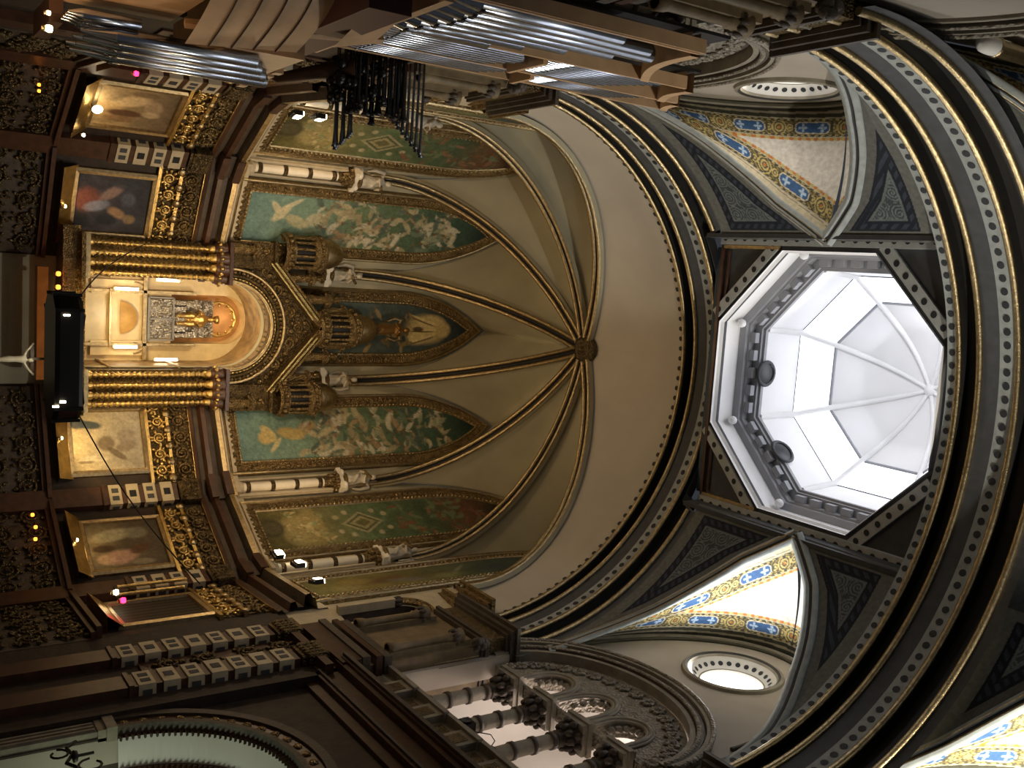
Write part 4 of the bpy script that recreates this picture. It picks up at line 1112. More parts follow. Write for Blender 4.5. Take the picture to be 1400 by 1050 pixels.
# banded pilasters
bp_src = {}
def banded_pilaster(loc, rz, lab, n=4):
    if n in bp_src: return dup(bp_src[n], loc, rz, lab)
    c = bp_src[n] = thing('banded_pilaster', lab, 'pilaster', loc, rz, 'banded white pilasters of the lower walls')
    zb = 4.4 - n * .52; up = Matrix.Translation((0, 0, 5.9))
    b = MB(); b.box((0, 0, (zb - 5.9) / 2), (.66, .44, zb + 5.9), 0); b.box((0, 0, -5.7), (.86, .6, .4), 0); b.box((0, 0, zb - .15), (.76, .54, .1), 0); b.build('foot', [M['brown']], c, up)
    for i in range(n):
        z = zb + i * .52
        b = MB(); b.box((0, 0, z + .18), (.72, .5, .36), 0)
        for s_ in (-1, 1):
            if i % 2: b.box((0, -.252, z + .18), (.24, .02, .2), 1); b.box((s_ * .362, 0, z + .18), (.02, .2, .2), 1)
            else: b.box((s_ * .14, -.252, z + .18), (.16, .02, .2), 1); b.box((s_ * .362, 0, z + .18), (.02, .24, .2), 1)
        b.build('white_block', [M['stone'], M['slate']], c, up)
        b = MB(); b.box((0, 0, z + .44), (.64, .42, .16)); b.build('dark_band', M['brown'], c, up)
    b = MB(); b.box((0, 0, 4.5), (.7, .5, .1))
    for i in range(9):
        for j in range(3): b.ball((-.32 + i * .08, -.24 - .03 * (i % 2), 4.62 + j * .15), (.07, .08, .1), 6, 4)
    b.box((0, 0, 4.85), (.8, .6, .5)); b.build('capital', M['bronze'], c, up)
    return c
for k, lb in ((-1.5, 'between the cream and the dark blue paintings'), (1.5, 'between the pale and the pink figure paintings'), (-2.5, 'left of the lamp-lit cream painting'), (2.5, 'right of the pink figure painting')):
    a = k * BAY; banded_pilaster(polar(a, RA / math.cos(rad(BAY / 2)) - .15, 0), -rad(a), 'white banded pilaster with dark squares ' + lb)
banded_pilaster((7.0, 22.9, 0), -PI / 2, 'tall banded pilaster on the right pier, the one nearer the apse', 7)
banded_pilaster((7.0, 21.25, 0), -PI / 2, 'tall banded pilaster on the right pier, the one nearer the chapel arch', 7)
banded_pilaster((-7.0, 22.9, 0), PI / 2, 'banded pilaster on the left pier behind the silvery organ pipes', 7)
# bronze carvings on the right and left piers
for sx, nm in ((1, 'right'), (-1, 'left')):
    t = thing('carved_pier_panel', 'dark gilt carving between the banded pilasters of the %s pier' % nm, 'relief', (sx * 6.98, 22.1, 7.0), -sx * PI / 2)
    b = MB(); b.box((0, .02, 1.9), (.84, .1, 3.8)); b.build('backing', M['brown'], t)
    b = MB()
    for zz in (.2, 1.1, 2.0, 2.9): scroll_relief(b, .38, zz, zz + .8, -.02, int(zz * 10) + 3, 1, .26)
    b.build('relief', M['bronze'], t)

# ------------------------------------------------------------------ golden altar shrine in the middle of the apse
SL = Vector((0, 33.0, 7.35)); TM = Matrix.Translation(-SL)
shrine = thing('altar_shrine', 'golden gabled altar shrine with colonnettes, arch and three domed turrets', 'shrine', SL)
def part(b, name, m): return b.build(name, m, shrine, TM)
b = MB()      # front wall with round arched opening
RO_, ZA_ = 1.5, 12.3
outl = [(-2.75, 7.4), (2.75, 7.4), (2.75, 13.6), (0, 15.6), (-2.75, 13.6)]
hole = [(RO_ * math.cos(PI * i / 28), ZA_ + RO_ * math.sin(PI * i / 28)) for i in range(29)] + [(-RO_, 7.6), (RO_, 7.6)]
b.prism(outl, lambda x, z: (x, 33.3, z), (0, .6, 0), 0, holes=[hole]); part(b, 'gabled_wall', [M['bronze']])
for rr, w, y, m in ((1.52, .06, 33.2, 'gold'), (1.72, .05, 33.18, 'bronze'), (1.95, .07, 33.2, 'gold'), (1.62, .035, 33.22, 'goldbright')):
    b = MB(); b.tube([(rr, y, 11.9)] + [(rr * math.cos(PI * i / 40), y, ZA_ + rr * math.sin(PI * i / 40)) for i in range(41)] + [(-rr, y, 11.9)], w, 8); part(b, 'archivolt', M[m])
b = MB()
for i in range(41):
    q = PI * i / 40
    for rr, s in ((1.83, .07), (1.62, .04)): b.ball((rr * math.cos(q), 33.2, ZA_ + rr * math.sin(q)), s, 6, 4)
for k in range(13):
    q = PI * (k + .5) / 13; b.ball((2.12 * math.cos(q) * .93, 33.25, ZA_ + 2.0 * math.sin(q)), (.12, .07, .12), 6, 4)
part(b, 'arch_beads', M['goldrough'])
for sx in (-1, 1):
    A = Vector((sx * 2.2, 33.05, 13.7)); B = Vector((0, 33.05, 15.55)); d = (B - A).normalized(); up = Vector((0, -1, 0)).cross(d) * -sx
    b = MB(); b.beam(A, B, .4, .2, 0, (-sx * d.z, 0, sx * d.x * sx if False else abs(d.x))); b.beam(A + Vector((0, -.05, .18)), B + Vector((0, -.05, .18)), .5, .08, 0, (0, 0, 1)); part(b, 'raking_cornice', M['goldrough'])
    b = MB(); n = 22
    for i in range(n):
        c = A.lerp(B, (i + .3) / n * .86) + Vector((0, -.26, .02)); b.box(c, (.06, .1, .16), 0, Matrix.Rotation(-sx * math.atan2(d.z, abs(d.x)) * 1, 3, 'Y'))
    part(b, 'gable_dentils', M['goldbright'])
    b = MB(); A2 = A + Vector((sx * .0, -.22, -.14)); B2 = B + Vector((0, -.22, -.14)); b.beam(A2, A2.lerp(B2, .86), .06, .05); part(b, 'gable_rail', M['goldbright'])
b = MB(); rg = random.Random(12)      # carving between arch and gable
for i in range(26):
    q = PI * (i + .5) / 26
    for rr in (2.25, 2.5, 2.75):
        x, z = rr * math.cos(q), ZA_ + rr * math.sin(q)
        if z < 15.3 - abs(x) * .84 and abs(x) < 2.3: b.ball((x, 33.27, z), (.1, .06, .1), 6, 4)
for x0, z0 in ((0, 14.75), (-.55, 14.45), (.55, 14.45), (-1.3, 13.95), (1.3, 13.95)):
    b.tube([(x0 + .2 * (1 - .75 * k / 15) * math.cos(k * .6), 33.24, z0 + .2 * (1 - .75 * k / 15) * math.sin(k * .6)) for k in range(16)], .04, 6)
part(b, 'gable_carving', M['goldrough'])
# colonnettes: four each side, beaded
cs = None
for sx in (-1, 1):
    for i, (x, y) in enumerate(((1.62, 32.95), (1.93, 32.75), (2.25, 32.75), (2.55, 32.95))):
        if cs is None:
            b = MB(); prof = [(.13, 0), (.13, .12), (.09, .16)]
            z = .2
            while z < 3.6: prof += [(.06, z), (.1, z + .05), (.1, z + .08), (.06, z + .13)]; z += .17
            prof += [(.1, 3.66), (.13, 3.75), (.15, 3.9)]
            b.lathe(prof, 12); cs = b.build('colonnette', M['goldbright'], shrine); cs.location = (sx * x, y - SL.y, 7.75 - SL.z)
        else:
            c = cs.copy(); COL.objects.link(c); c.parent = shrine; c.location = (sx * x, y - SL.y, 7.75 - SL.z)
    b = MB(); b.box((sx * 2.1, 33.0, 7.6), (1.35, .8, .3)); part(b, 'colonnette_base', M['gold'])
    b = MB()
    for x, y in ((1.62, 32.95), (1.93, 32.75), (2.25, 32.75), (2.55, 32.95)):
        b.lathe([(.12, 11.6), (.22, 11.68), (.26, 11.8), (.2, 11.95), (.26, 12.02), (.16, 12.1)], 12, (sx * x, y, 0))
        for q in range(8):
            e = 2 * PI * q / 8; b.ball((sx * x + .24 * math.cos(e), y + .24 * math.sin(e), 11.8), .07, 6, 4, 1)
    b.box((sx * 2.1, 32.95, 12.12), (1.4, .75, .12)); part(b, 'capital_cluster', [M['brown'], M['goldbright']])
    b = MB(); b.box((sx * 2.45, 33.3, 12.95), (.9, .5, 1.6)); b.box((sx * 2.45, 33.2, 13.75), (1.0, .7, .12)); part(b, 'corner_niche', M['bronze'])
# turrets
def turret(x, y, z, s, nm):
    b = MB(); b.lathe([(.42, 0), (.46, .05), (.4, .1), (.38, .22), (.43, .26), (.3, .28), (.3, .78), (.42, .8), (.46, .86), (.4, .92), (.4, 1.0), (.44, 1.04), (.38, 1.1)], 20)
    for i in range(14):
        q = 2 * PI * i / 14; b.ball((.43 * math.cos(q), .43 * math.sin(q), .16), (.06, .06, .08), 6, 4); b.ball((.42 * math.cos(q), .42 * math.sin(q), .97), (.05, .05, .06), 6, 4)
    for i in range(14): b.lathe([(.045, .26), (.035, .3), (.035, .72), (.055, .8)], 6, (.38 * math.cos(2 * PI * i / 14), .38 * math.sin(2 * PI * i / 14), 0))
    mm = TM @ Matrix.Translation((x, y, z)) @ Matrix.Scale(s, 4)
    o = b.build('turret_drum', M['goldrough'], shrine, mm)
    b = MB(); b.lathe([(.3, .27), (.31, .3), (.31, .76), (.3, .8)], 16); b.build('dark_arcade', M['dark'], o, mm)
    b = MB(); b.lathe([(.38, 1.08), (.37, 1.25), (.3, 1.45), (.18, 1.58), (.06, 1.64), (.07, 1.7), (0, 1.78)], 20, mods=lambda q, z_: 1 + .05 * math.sin(q * 10)); b.build('turret_dome', M['gold'], o, mm)
turret(-2.63, 32.9, 13.9, 1.4, ''); turret(2.45, 32.9, 13.9, 1.4, ''); turret(0, 33.05, 15.35, 1.45, '')
# carved sill and plinth below the shrine
b = MB(); b.box((0, 33.1, 7.2), (6.0, 1.2, .5)); b.box((0, 32.9, 7.5), (5.6, 1.3, .12)); part(b, 'plinth', M['goldrough'])
b = MB(); b.box((0, 32.7, 6.4), (3.4, .5, .3)); part(b, 'copper_beam', mat('copper_beam', '#a5622a', .4, .8))
# gilt figures on the shrine
def figure_mesh(name, mm, s=1.):
    b = MB()
    b.lathe([(0, 0), (.19, .0), (.2, .2), (.16, .5), (.14, .72), (.18, .88), (.16, 1.02), (.07, 1.1), (.06, 1.15)], 18, mods=lambda q, z: 1 + .1 * math.sin(q * 6) * max(0, 1 - z))
    b.ball((0, -.03, 1.25), (.1, .115, .135), 12, 8)
    for sg in (-1, 1): b.tube([(sg * .17, 0, .97), (sg * .25, -.08, .75), (sg * .08, -.24, .8)], [.065, .055, .045], 8); b.ball((sg * .06, -.25, .82), .05, 8, 6)
    o = b.build(name, mm); remesh(o, .03, 2); return o
fig0 = None
spots = [(-2.62, 32.98, 12.2, 1.0, 'gilt figure standing on the left colonnette cluster of the shrine'), (2.62, 32.98, 12.2, 1.0, 'gilt figure standing on the right colonnette cluster of the shrine'),
         (-1.75, 33.1, 14.3, .95, 'gilt figure on the left gable slope, lower one'), (-1.0, 33.1, 14.95, .95, 'gilt figure on the left gable slope, upper one'), (1.0, 33.1, 14.95, .95, 'gilt figure on the right gable slope, upper one'), (1.75, 33.1, 14.3, .95, 'gilt figure on the right gable slope, lower one'),
         (-.62, 33.2, 15.7, .85, 'gilt figure just left of the middle turret'), (.62, 33.2, 15.7, .85, 'gilt figure just right of the middle turret')]
for x, y, z, s, lb in spots:
    if fig0 is None:
        t = fig0 = thing('gilt_figure', lb, 'statue', (x, y, z), 0, 'gilt figures on the shrine'); t.scale = (s,) * 3
        o = figure_mesh('robe', M['goldrough']); o.parent = t
        b = MB(); b.lathe([(0, -.06), (.22, -.06), (.24, 0), (0, .02)], 12); b.build('plinth', M['bronze'], t)
        b = MB(); b.lathe([(.02, .0), (.13, .02), (.13, .04), (.02, .05)], 14, (0, 0, 0)); 
        b.build('halo', M['goldbright'], t, Matrix.Translation((0, .1, 1.28)) @ Matrix.Rotation(PI / 2, 4, 'X'))
    else: dup(fig0, (x, y, z), 0, lb, scale=(s,) * 3)
# angel group in front of the golden cloud mural
t = thing('crowned_figure', 'gilt figure with small wings above the middle turret, against the cloud mural', 'statue', (0, 33.3, 17.85))
o = figure_mesh('robe', M['skin']); o.parent = t
b = MB()
for s in (-1, 1): b.tube([(s * .12, .1, .9), (s * .35, .16, 1.1), (s * .42, .16, .8), (s * .3, .14, .5)], [.05, .1, .08, .03], 8)
b.build('wings', M['gold'], t)
b = MB(); b.lathe([(.0, -.2), (.3, -.2), (.32, -.1), (.2, 0), (0, .02)], 14); b.build('pedestal', M['goldrough'], t)

# ------------------------------------------------------------------ lit chamber behind the shrine arch
b = MB()
ch = [(1.5 * math.cos(PI * i / 24), ZA_ + 1.5 * math.sin(PI * i / 24)) for i in range(25)] + [(-1.5, 7.6), (1.5, 7.6)]
A = [(x, 33.6, z) for x, z in ch]; B = [(x, 36.0, z) for x, z in ch]; k = len(ch)
b.add(A + B, [(i, (i + 1) % k, k + (i + 1) % k, k + i) for i in range(k)], 3)
niche = [(.88 * math.cos(PI * i / 20), 13.0 + .88 * math.sin(PI * i / 20)) for i in range(21)] + [(-.88, 11.1), (.88, 11.1)]
b.prism(ch, lambda x, z: (x, 36.0, z), (0, .15, 0), 1, holes=[niche])
N1 = [(x, 36.1, z) for x, z in niche]; N2 = [(x, 36.9, z) for x, z in niche]; kn = len(niche)
b.add(N1 + N2, [(i, (i + 1) % kn, kn + (i + 1) % kn, kn + i) for i in range(kn)], 1); b.prism(niche, lambda x, z: (x, 36.9, z), (0, .1, 0), 2)
o = b.build('wall_chamber', [M['marble'], M['marble'], mat('peach_niche', '#c99c6c', .6), M['mosaic']]); struct(o, 'bright marble chamber behind the shrine arch', 'wall')
b = MB()
for x, z0, z1 in ((-1.05, 8.4, 10.2), (1.05, 8.4, 10.2)): b.box((x, 35.9, (z0 + z1) / 2), (.5, .1, z1 - z0), 0); b.tube([(x + .18 * math.cos(PI * i / 10), 35.84, z1 - .4 + .3 * math.sin(PI * i / 10)) for i in range(11)], .03, 6, 1)
for s in (-1, 1):
    b.box((s * .92, 35.85, 9.9), (.1, .2, 4.0), 1); b.box((s * 1.46, 34.8, 10.8), (.06, 2.2, .08), 1); b.box((s * 1.46, 34.8, 8.6), (.06, 2.2, .08), 1)
b.box((0, 35.85, 10.15), (2.9, .2, .12), 1); b.box((0, 35.8, 9.0), (2.0, .2, .06), 1)
b.build('gilt_mouldings', [M['marble'], M['gold']], o)
b = MB(); b.lathe([(0, 0), (.55, 0), (.55, .03)], 24, (0, 0, 0), a0=0, a1=PI); b.build('half_round_recess', mat('tan_recess', '#c39a58', .6), o, Matrix.Translation((0, 35.82, 9.35)) @ Matrix.Rotation(PI / 2, 4, 'X'))
t = thing('silver_relief_panel', 'square silver relief panel below the enthroned figure', 'panel', (0, 35.75, 10.25))
b = MB()
for i in (0, 1): b.box((-.36 + .72 * i, 0, .43), (.64, .06, .8))
b.build('panel_leaf', M['silver'], t)
b = MB(); b.box((0, -.02, .02), (1.5, .12, .06)); b.box((0, -.02, .86), (1.5, .12, .06)); b.box((0, -.02, .44), (.06, .12, .84)); b.box((-.74, -.02, .44), (.05, .12, .84)); b.box((.74, -.02, .44), (.05, .12, .84)); b.build('panel_frame', M['domegrey'], t)
b = MB(); rg = random.Random(6)
for i in range(40): b.ball((rg.uniform(-.65, .65), -.04, rg.uniform(.1, .8)), (rg.uniform(.03, .08), .03, rg.uniform(.03, .1)), 6, 4)
b.build('relief_figures', M['silver'], t)
t = thing('enthroned_figure', 'seated gilt figure on a glittering silver throne under the shrine arch', 'statue', (0, 36.0, 11.15))
b = MB(); b.box((0, .25, .75), (1.35, .12, 1.5)); b.box((-.55, .0, .4), (.2, .5, .8)); b.box((.55, 0, .4), (.2, .5, .8)); b.box((0, 0, .2), (1.0, .5, .4))
rg = random.Random(5)
for i in range(70): b.ball((rg.uniform(-.64, .64), .17, rg.uniform(.1, 1.45)), (.05, .04, .05), 6, 4)
b.build('throne', M['silver'], t)
b = MB(); b.lathe([(0, .4), (.3, .4), (.3, .6), (.22, .85), (.2, 1.05), (.12, 1.2), (.06, 1.28)], 16, (0, -.02, 0)); b.ball((0, -.04, 1.38), (.11, .12, .14), 12, 8)
for s in (-1, 1): b.tube([(s * .18, 0, 1.1), (s * .28, -.15, .9), (s * .16, -.32, .85)], [.07, .06, .05], 8); b.tube([(s * .14, -.05, .6), (s * .15, -.35, .6), (s * .14, -.4, .3), (s * .14, -.38, .05)], [.11, .11, .09, .07], 8)
q_ = b.build('body', M['goldbright']); remesh(q_, .03, 2); q_.parent = t
b = MB(); b.tube([(.62 * math.cos(2 * PI * i / 32), .3, 1.75 + .62 * math.sin(2 * PI * i / 32)) for i in range(32)], .05, 8, closed=True)
for i in range(12): b.ball((.52 * math.cos(2 * PI * i / 12), .26, 1.75 + .52 * math.sin(2 * PI * i / 12)), .06, 8, 6)
b.build('halo_ring', M['goldbright'], t)
b = MB(); b.lathe([(.1, 1.5), (.14, 1.5), (.16, 1.62), (.1, 1.6)], 12, (0, -.04, 0)); b.build('crown', M['goldbright'], t)
# small glass lamp strips standing on the chamber ledges
for x, z, lb in ((-1.38, 10.55, 'upper left bright strip lamp in the shrine chamber'), (1.38, 10.55, 'upper right bright strip lamp in the shrine chamber'), (-1.0, 9.3, 'lower left bright strip lamp in the shrine chamber'), (1.0, 9.3, 'lower right bright strip lamp in the shrine chamber')):
    t = thing('strip_lamp', lb, 'lamp', (x, 35.2 if abs(x) > 1.2 else 35.7, z), 0, 'strip lamps in the shrine chamber')
    b = MB(); b.box((0, 0, .22), (.09, .06, .75)); b.build('tube', M['lampwhite'], t)
    b = MB(); b.box((0, .05, .22), (.12, .05, .85)); b.build('holder', M['gold'], t)

# ------------------------------------------------------------------ hanging canopy, cables, crucifix, lamps
CP = Vector((.05, 24.0, 5.3))
t = thing('altar_canopy', 'black square metal canopy hanging over the altar', 'canopy', CP)
b = MB()
oc1 = [Vector((x, y, 0)) for x, y in ((1.1, .75), (-1.1, .75), (-1.42, .4), (-1.42, -.4), (-1.1, -.75), (1.1, -.75), (1.42, -.4), (1.42, .4))]
for z0, r0_, z1, r1_ in ((0, .97, .1, 1.0), (.1, 1.0, .5, .98), (.5, .98, .58, .95)):
    for i in range(8):
        A, B = oc1[i], oc1[(i + 1) % 8]
        b.add([A * r0_ + Vector((0, 0, z0)), B * r0_ + Vector((0, 0, z0)), B * r1_ + Vector((0, 0, z1)), A * r1_ + Vector((0, 0, z1))], [(0, 1, 2, 3)])
for z, r_ in ((0, .97), (.58, .95)): b.add([p * r_ + Vector((0, 0, z)) for p in oc1], [tuple(range(8))])
b.build('slab_body', M['black'], t)
b = MB()
for i in range(8): b.box(oc1[i] * .99 + Vector((0, 0, .29)), (.07, .07, .6))
b.build('corner_post', M['black'], t)
b = MB()
for i in range(4): b.beam(oc1[i] * .9 + Vector((0, 0, .6)), oc1[i + 4] * .9 + Vector((0, 0, .6)), .05, .05)
b.build('cross_brace', M['black'], t)
b = MB()
for q in (Vector((-.98, -.78, .22)), Vector((.92, -.8, .16)), Vector((1.02, -.8, .02))): b.box(q, (.04, .05, .12))
b.build('small_spotlight', M['lampwhite'], t)
for (x, y, z), (ex, ey, ez), lb in (((1.3, .5, .66), (7.0, 27.6, 9.9), 'right'), ((-1.25, .5, .66), (-2.6, 32.6, 9.4), 'left')):
    A = CP + Vector((x, y, z)); B = Vector((ex, ey, ez)); pts = [A.lerp(B, i / 16) - Vector((0, 0, .25 * math.sin(PI * i / 16))) for i in range(17)]
    b = MB(); b.tube(pts, .018, 6); o = b.build('suspension_cable', M['iron']); tag(o, 'thin dark cable running from the black canopy up to the %s' % ('right apse wall' if lb == 'right' else 'left of the shrine'), 'cable', 'canopy cables')
t = thing('crucifix', 'white crucifix figure with raised arms below the black canopy', 'crucifix', (.12, 24.0, 4.1))
b = MB(); b.beam((0, .06, -4.1), (0, .06, 1.1), .06, .05); b.beam((-.34, .06, .86), (.34, .06, .86), .05, .07); b.build('cross', M['wooddark'], t)
b = MB()
b.tube([(0, 0, .0), (.01, -.02, .2), (0, 0, .38), (0, 0, .5), (0, 0, .66), (0, 0, .74)], [.04, .05, .075, .065, .085, .05], 10); b.ball((.02, -.02, .82), (.055, .06, .07), 10, 8)
for s in (-1, 1): b.tube([(s * .06, 0, .69), (s * .18, 0, .74), (s * .33, 0, .86)], [.035, .03, .022], 8); b.ball((s * .34, 0, .87), .03, 6, 5)
q_ = b.build('white_body', M['ivory']); remesh(q_, .014, 2); q_.parent = t
lamp_src = None
def lamp(loc, m, r, lb, nm='votive_lamp', grp='small lamps of the apse'):
    t = thing(nm, lb, 'lamp', loc, 0, grp)
    b = MB(); b.lathe([(0, -r), (r * .7, -r * .8), (r, 0), (r * .8, r * .8), (0, r)], 12); b.build('glass', M[m], t)
    b = MB(); b.lathe([(r * .5, -r * 1.6), (r * .9, -r * 1.5), (r * .75, -r * .8), (r * .4, -r * .9)], 12); b.build('cup', M['gold'], t)
    b = MB(); b.tube([(0, 0, r), (0, 0, r * 4)], r * .12, 6); b.build('chain', M['iron'], t)
    return t
lamp((-1.51, 32.45, 6.82), 'lampamber', .075, 'left of two amber lamps above the black canopy'); lamp((-1.11, 32.45, 6.82), 'lampamber', .075, 'right of two amber lamps above the black canopy')
lamp(tuple(polar(-86, 6.9, 7.75)), 'lampred', .07, 'red sanctuary lamp in front of the left apse wall'); lamp(tuple(polar(96, 6.7, 7.45)), 'lampred', .08, 'red sanctuary lamp in front of the right apse wall')
lamp(tuple(polar(87, 6.8, 7.5)), 'lampwhite', .08, 'small white lamp next to the right red sanctuary lamp'); lamp(tuple(polar(-54.2, 6.8, 7.15)), 'lampwhite', .05, 'tiny white lamp under the left banded pilaster')
lamp((-5.7, 16.85, 4.13), 'lamp', .06, 'yellow wall lamp at the lower left corner, brighter one'); lamp((-5.7, 15.7, 3.95), 'lamp', .035, 'yellow wall lamp at the lower left corner, fainter one')
lamp((7.0, 21.0, 4.72), 'lampamber', .05, 'amber candle light near the right chapel arch, larger one'); lamp((7.0, 21.4, 4.85), 'lampamber', .04, 'amber candle light near the right chapel arch, smaller one')
for k, (a, z) in enumerate(((53.5, 5.95), (57.5, 5.98), (61.5, 5.92))): lamp(tuple(polar(a, 6.75, z)), 'lampamber', .055, ('first', 'second', 'third')[k] + ' dim red votive light from the shrine along the right dado', 'votive_light', 'red votive lights')
for k, (a, z) in enumerate(((-70, 5.75), (-73, 5.7))): lamp(tuple(polar(a, 6.75, z)), 'lampamber', .045, ('first', 'second')[k] + ' dim red votive light from the shrine along the left dado', 'votive_light', 'red votive lights')
# gilt candle tubes by the right lamp
for k, (a, z0, z1) in enumerate(((81.5, 7.65, 9.6), (85.5, 7.6, 9.3))):
    t = thing('gilt_candle_tube', ('gilt upright tube by the right banded pilaster, longer one', 'gilt upright tube beside the white lamp, shorter one')[k], 'candle', polar(a, 6.95, z0), 0, 'gilt tubes')
    b = MB(); pr_ = []
    z = 0
    while z < z1 - z0: pr_ += [(.05, z), (.06, z + .05), (.05, z + .1)]; z += .14
    b.lathe(pr_, 10); b.build('tube', M['goldbright'], t); b = MB(); b.lathe([(0, -.06), (.09, -.05), (.09, 0), (.05, .03)], 10); b.build('foot', M['bronze'], t)
# lamp at the foot of each lit lower painting
for k, e, lb in ((-2, 'lampwhite', 'glaring picture lamp at the foot of the cream painting on the left'), (-1, 'lamp', 'picture lamp hidden on the sill of the dark blue painting'), (1, 'lamp', 'picture lamp on the sill of the pale painting'), (2, 'lamp', 'picture lamp on the sill of the pink figure painting')):
    a = k * BAY; t = thing('picture_lamp', lb, 'lamp', to_bay(a, -.25 if k == -2 else 0, -.42, 7.3 if k == -2 else 7.0), -rad(a), 'picture lamps')
    s = .2 if k == -2 else .06
    b = MB(); b.ball((0, 0, 0), (s * .9, .06, s * .7), 10, 8); b.build('bulb', M[e], t)
    b = MB(); b.box((0, -.04, -s), (s * 2.2, .12, .05)); b.build('holder', M['gold'], t)
# floodlights on the apse cornice
fl_spots = [(78, 6.55, 12.35, 'floodlight on the right cornice, nearest the shrine'), (99, 6.2, 12.2, 'floodlight on the right cornice, middle one'), (107, 6.2, 12.6, 'floodlight on the right cornice, nearest the pier'),
            (-80, 6.5, 12.2, 'floodlight on the left cornice, lower one'), (-82, 6.3, 12.75, 'floodlight on the left cornice beside the trumpets')]
fl_spots = [(77.5, 6.75, 12.3, fl_spots[0][3]), (92, 6.4, 12.3, fl_spots[1][3]), (103, 6.7, 12.35, fl_spots[2][3]), (-78, 6.75, 12.3, fl_spots[3][3]), (-86, 6.5, 12.6, fl_spots[4][3])]
fsrc = None
for a, d, z, lb in fl_spots:
    loc = polar(a, d, z)
    if fsrc is None:
        t = fsrc = thing('floodlight', lb, 'floodlight', loc, -rad(a), 'floodlights on the apse cornice')
        b = MB(); b.box((0, 0, .16), (.34, .14, .24)); b.build('housing', M['iron'], t)
        b = MB(); b.box((0, -.085, .16), (.28, .02, .18)); b.box((0, .0, .3), (.3, .12, .03)); b.build('lamp_glass', M['lampwhite'], t)
        b = MB(); b.beam((-.2, 0, .0), (-.2, 0, .2), .03, .04); b.beam((.2, 0, 0), (.2, 0, .2), .03, .04); b.box((0, 0, -.02), (.44, .1, .04)); b.build('bracket', M['iron'], t)
    else: dup(fsrc, loc, -rad(a), lb)
# ------------------------------------------------------------------ organ on the left wall
ORG = Vector((-6.7, 16.5, 4.2)); OM = Matrix.Translation(-ORG)
organ = thing('pipe_organ', 'modern pale wood organ with tin pipes and dark trumpets on the left wall', 'organ', ORG)
def op(b, n, m, par=None): return b.build(n, m, par or organ, OM)
XF = -6.6
def fin(y, z0, z1, d=.26, w=.07, name='upright', m='wood', x=None):
    x = XF if x is None else x
    b = MB(); b.box((x - d / 2 + .02, y, (z0 + z1) / 2), (d, w, z1 - z0)); op(b, name, M[m])
bays = [(13.5, 15.95, 9.0, 14.05, 15.0), (16.05, 17.4, 9.0, 16.35, 16.75), (17.5, 18.3, 9.0, 17.3, 17.65)]
for y in (13.45, 16.0, 17.45, 18.35): fin(y, 8.6, {13.45: 14.2, 16.0: 16.3, 17.45: 17.4, 18.35: 17.8}[y])
def pipe(x, y, z0, z1, r, mouth=.5, m='pipe'):
    """foot cone, body, mouth with lips and open top"""
    b = MB(); f = min(.7, (z1 - z0) * .18)
    b.lathe([(r * .25, z0), (r * .95, z0 + f), (r, z0 + f + .02)], 16, (x, y, 0))
    b.lathe([(r, z0 + f + .02), (r, z1), (r * .85, z1), (r * .85, z1 - .1)], 16, (x, y, 0))
    b.box((x + r * .9, y, z0 + f + r * .3), (r * .3, r * 1.1, r * .45), 1)
    b.beam((x + r * .98, y - r * .6, z0 + f + r * .3), (x + r * .98, y - r * .6, z0 + f + r * 1.4), r * .1, r * .1); b.beam((x + r * .98, y + r * .6, z0 + f + r * .3), (x + r * .98, y + r * .6, z0 + f + r * 1.4), r * .1, r * .1)
    return op(b, 'pipe', [M[m], M['dark']])
for bi, (y0, y1, z0, za, zb) in enumerate(bays):
    b = MB(); b.box((XF - .42, (y0 + y1) / 2, (z0 + zb) / 2), (.06, y1 - y0, zb - z0)); op(b, 'case_back', M['dark'])
    b = MB(); n = 14      # curved top board, lower at the far end
    def top(u, v, y0=y0, y1=y1, za=za, zb=zb):
        y = y0 + (y1 - y0) * u; z = za + (zb - za) * u - .3 * math.sin(PI * u) * (y1 - y0) / 2.4; return (XF + .06 - .42 * v, y, z)
    b.grid(top, n, 2, 0, True); b.grid(lambda u, v: tuple(Vector(top(u, 0)) + Vector((0.0, 0, .22 * v))), n, 1, 0, True); b.grid(lambda u, v: tuple(Vector(top(u, v)) + Vector((0, 0, .22))), n, 2, 0, True)
    op(b, 'top_board', M['wood'])
b = MB(); b.box((XF - .12, 13.4, 11.5), (.24, .05, 5.6)); op(b, 'side_panel', M['wood'])
tops = [12.6, 13.5, 13.85, 13.2, 12.4, 11.7, 11.2]
for i in range(7):
    pipe(XF - .05, 13.68 + .345 * i, 9.1, tops[i], .165)
rg = random.Random(1)
for i in range(8): pipe(XF - .03, 16.16 + .165 * i, 9.1, 12.6 - .12 * abs(i - 3), .07)
for i in range(9): pipe(XF - .03, 16.14 + .145 * i, 12.9, 15.7 - .1 * i, .062)
for i in range(5): pipe(XF - .03, 17.58 + .15 * i, 9.1, 12.9 - .1 * i, .062)
for i in range(7): pipe(XF - .03, 17.56 + .108 * i, 13.6, 16.5 - .08 * i, .047)
b = MB(); b.box((XF - .1, 16.72, 12.72), (.4, 1.3, .1)); b.box((XF - .1, 17.9, 13.4), (.4, .8, .1)); b.box((XF - .1, 15.8, 8.95), (.6, 5.2, .16)); op(b, 'cross_bar', M['wood'])
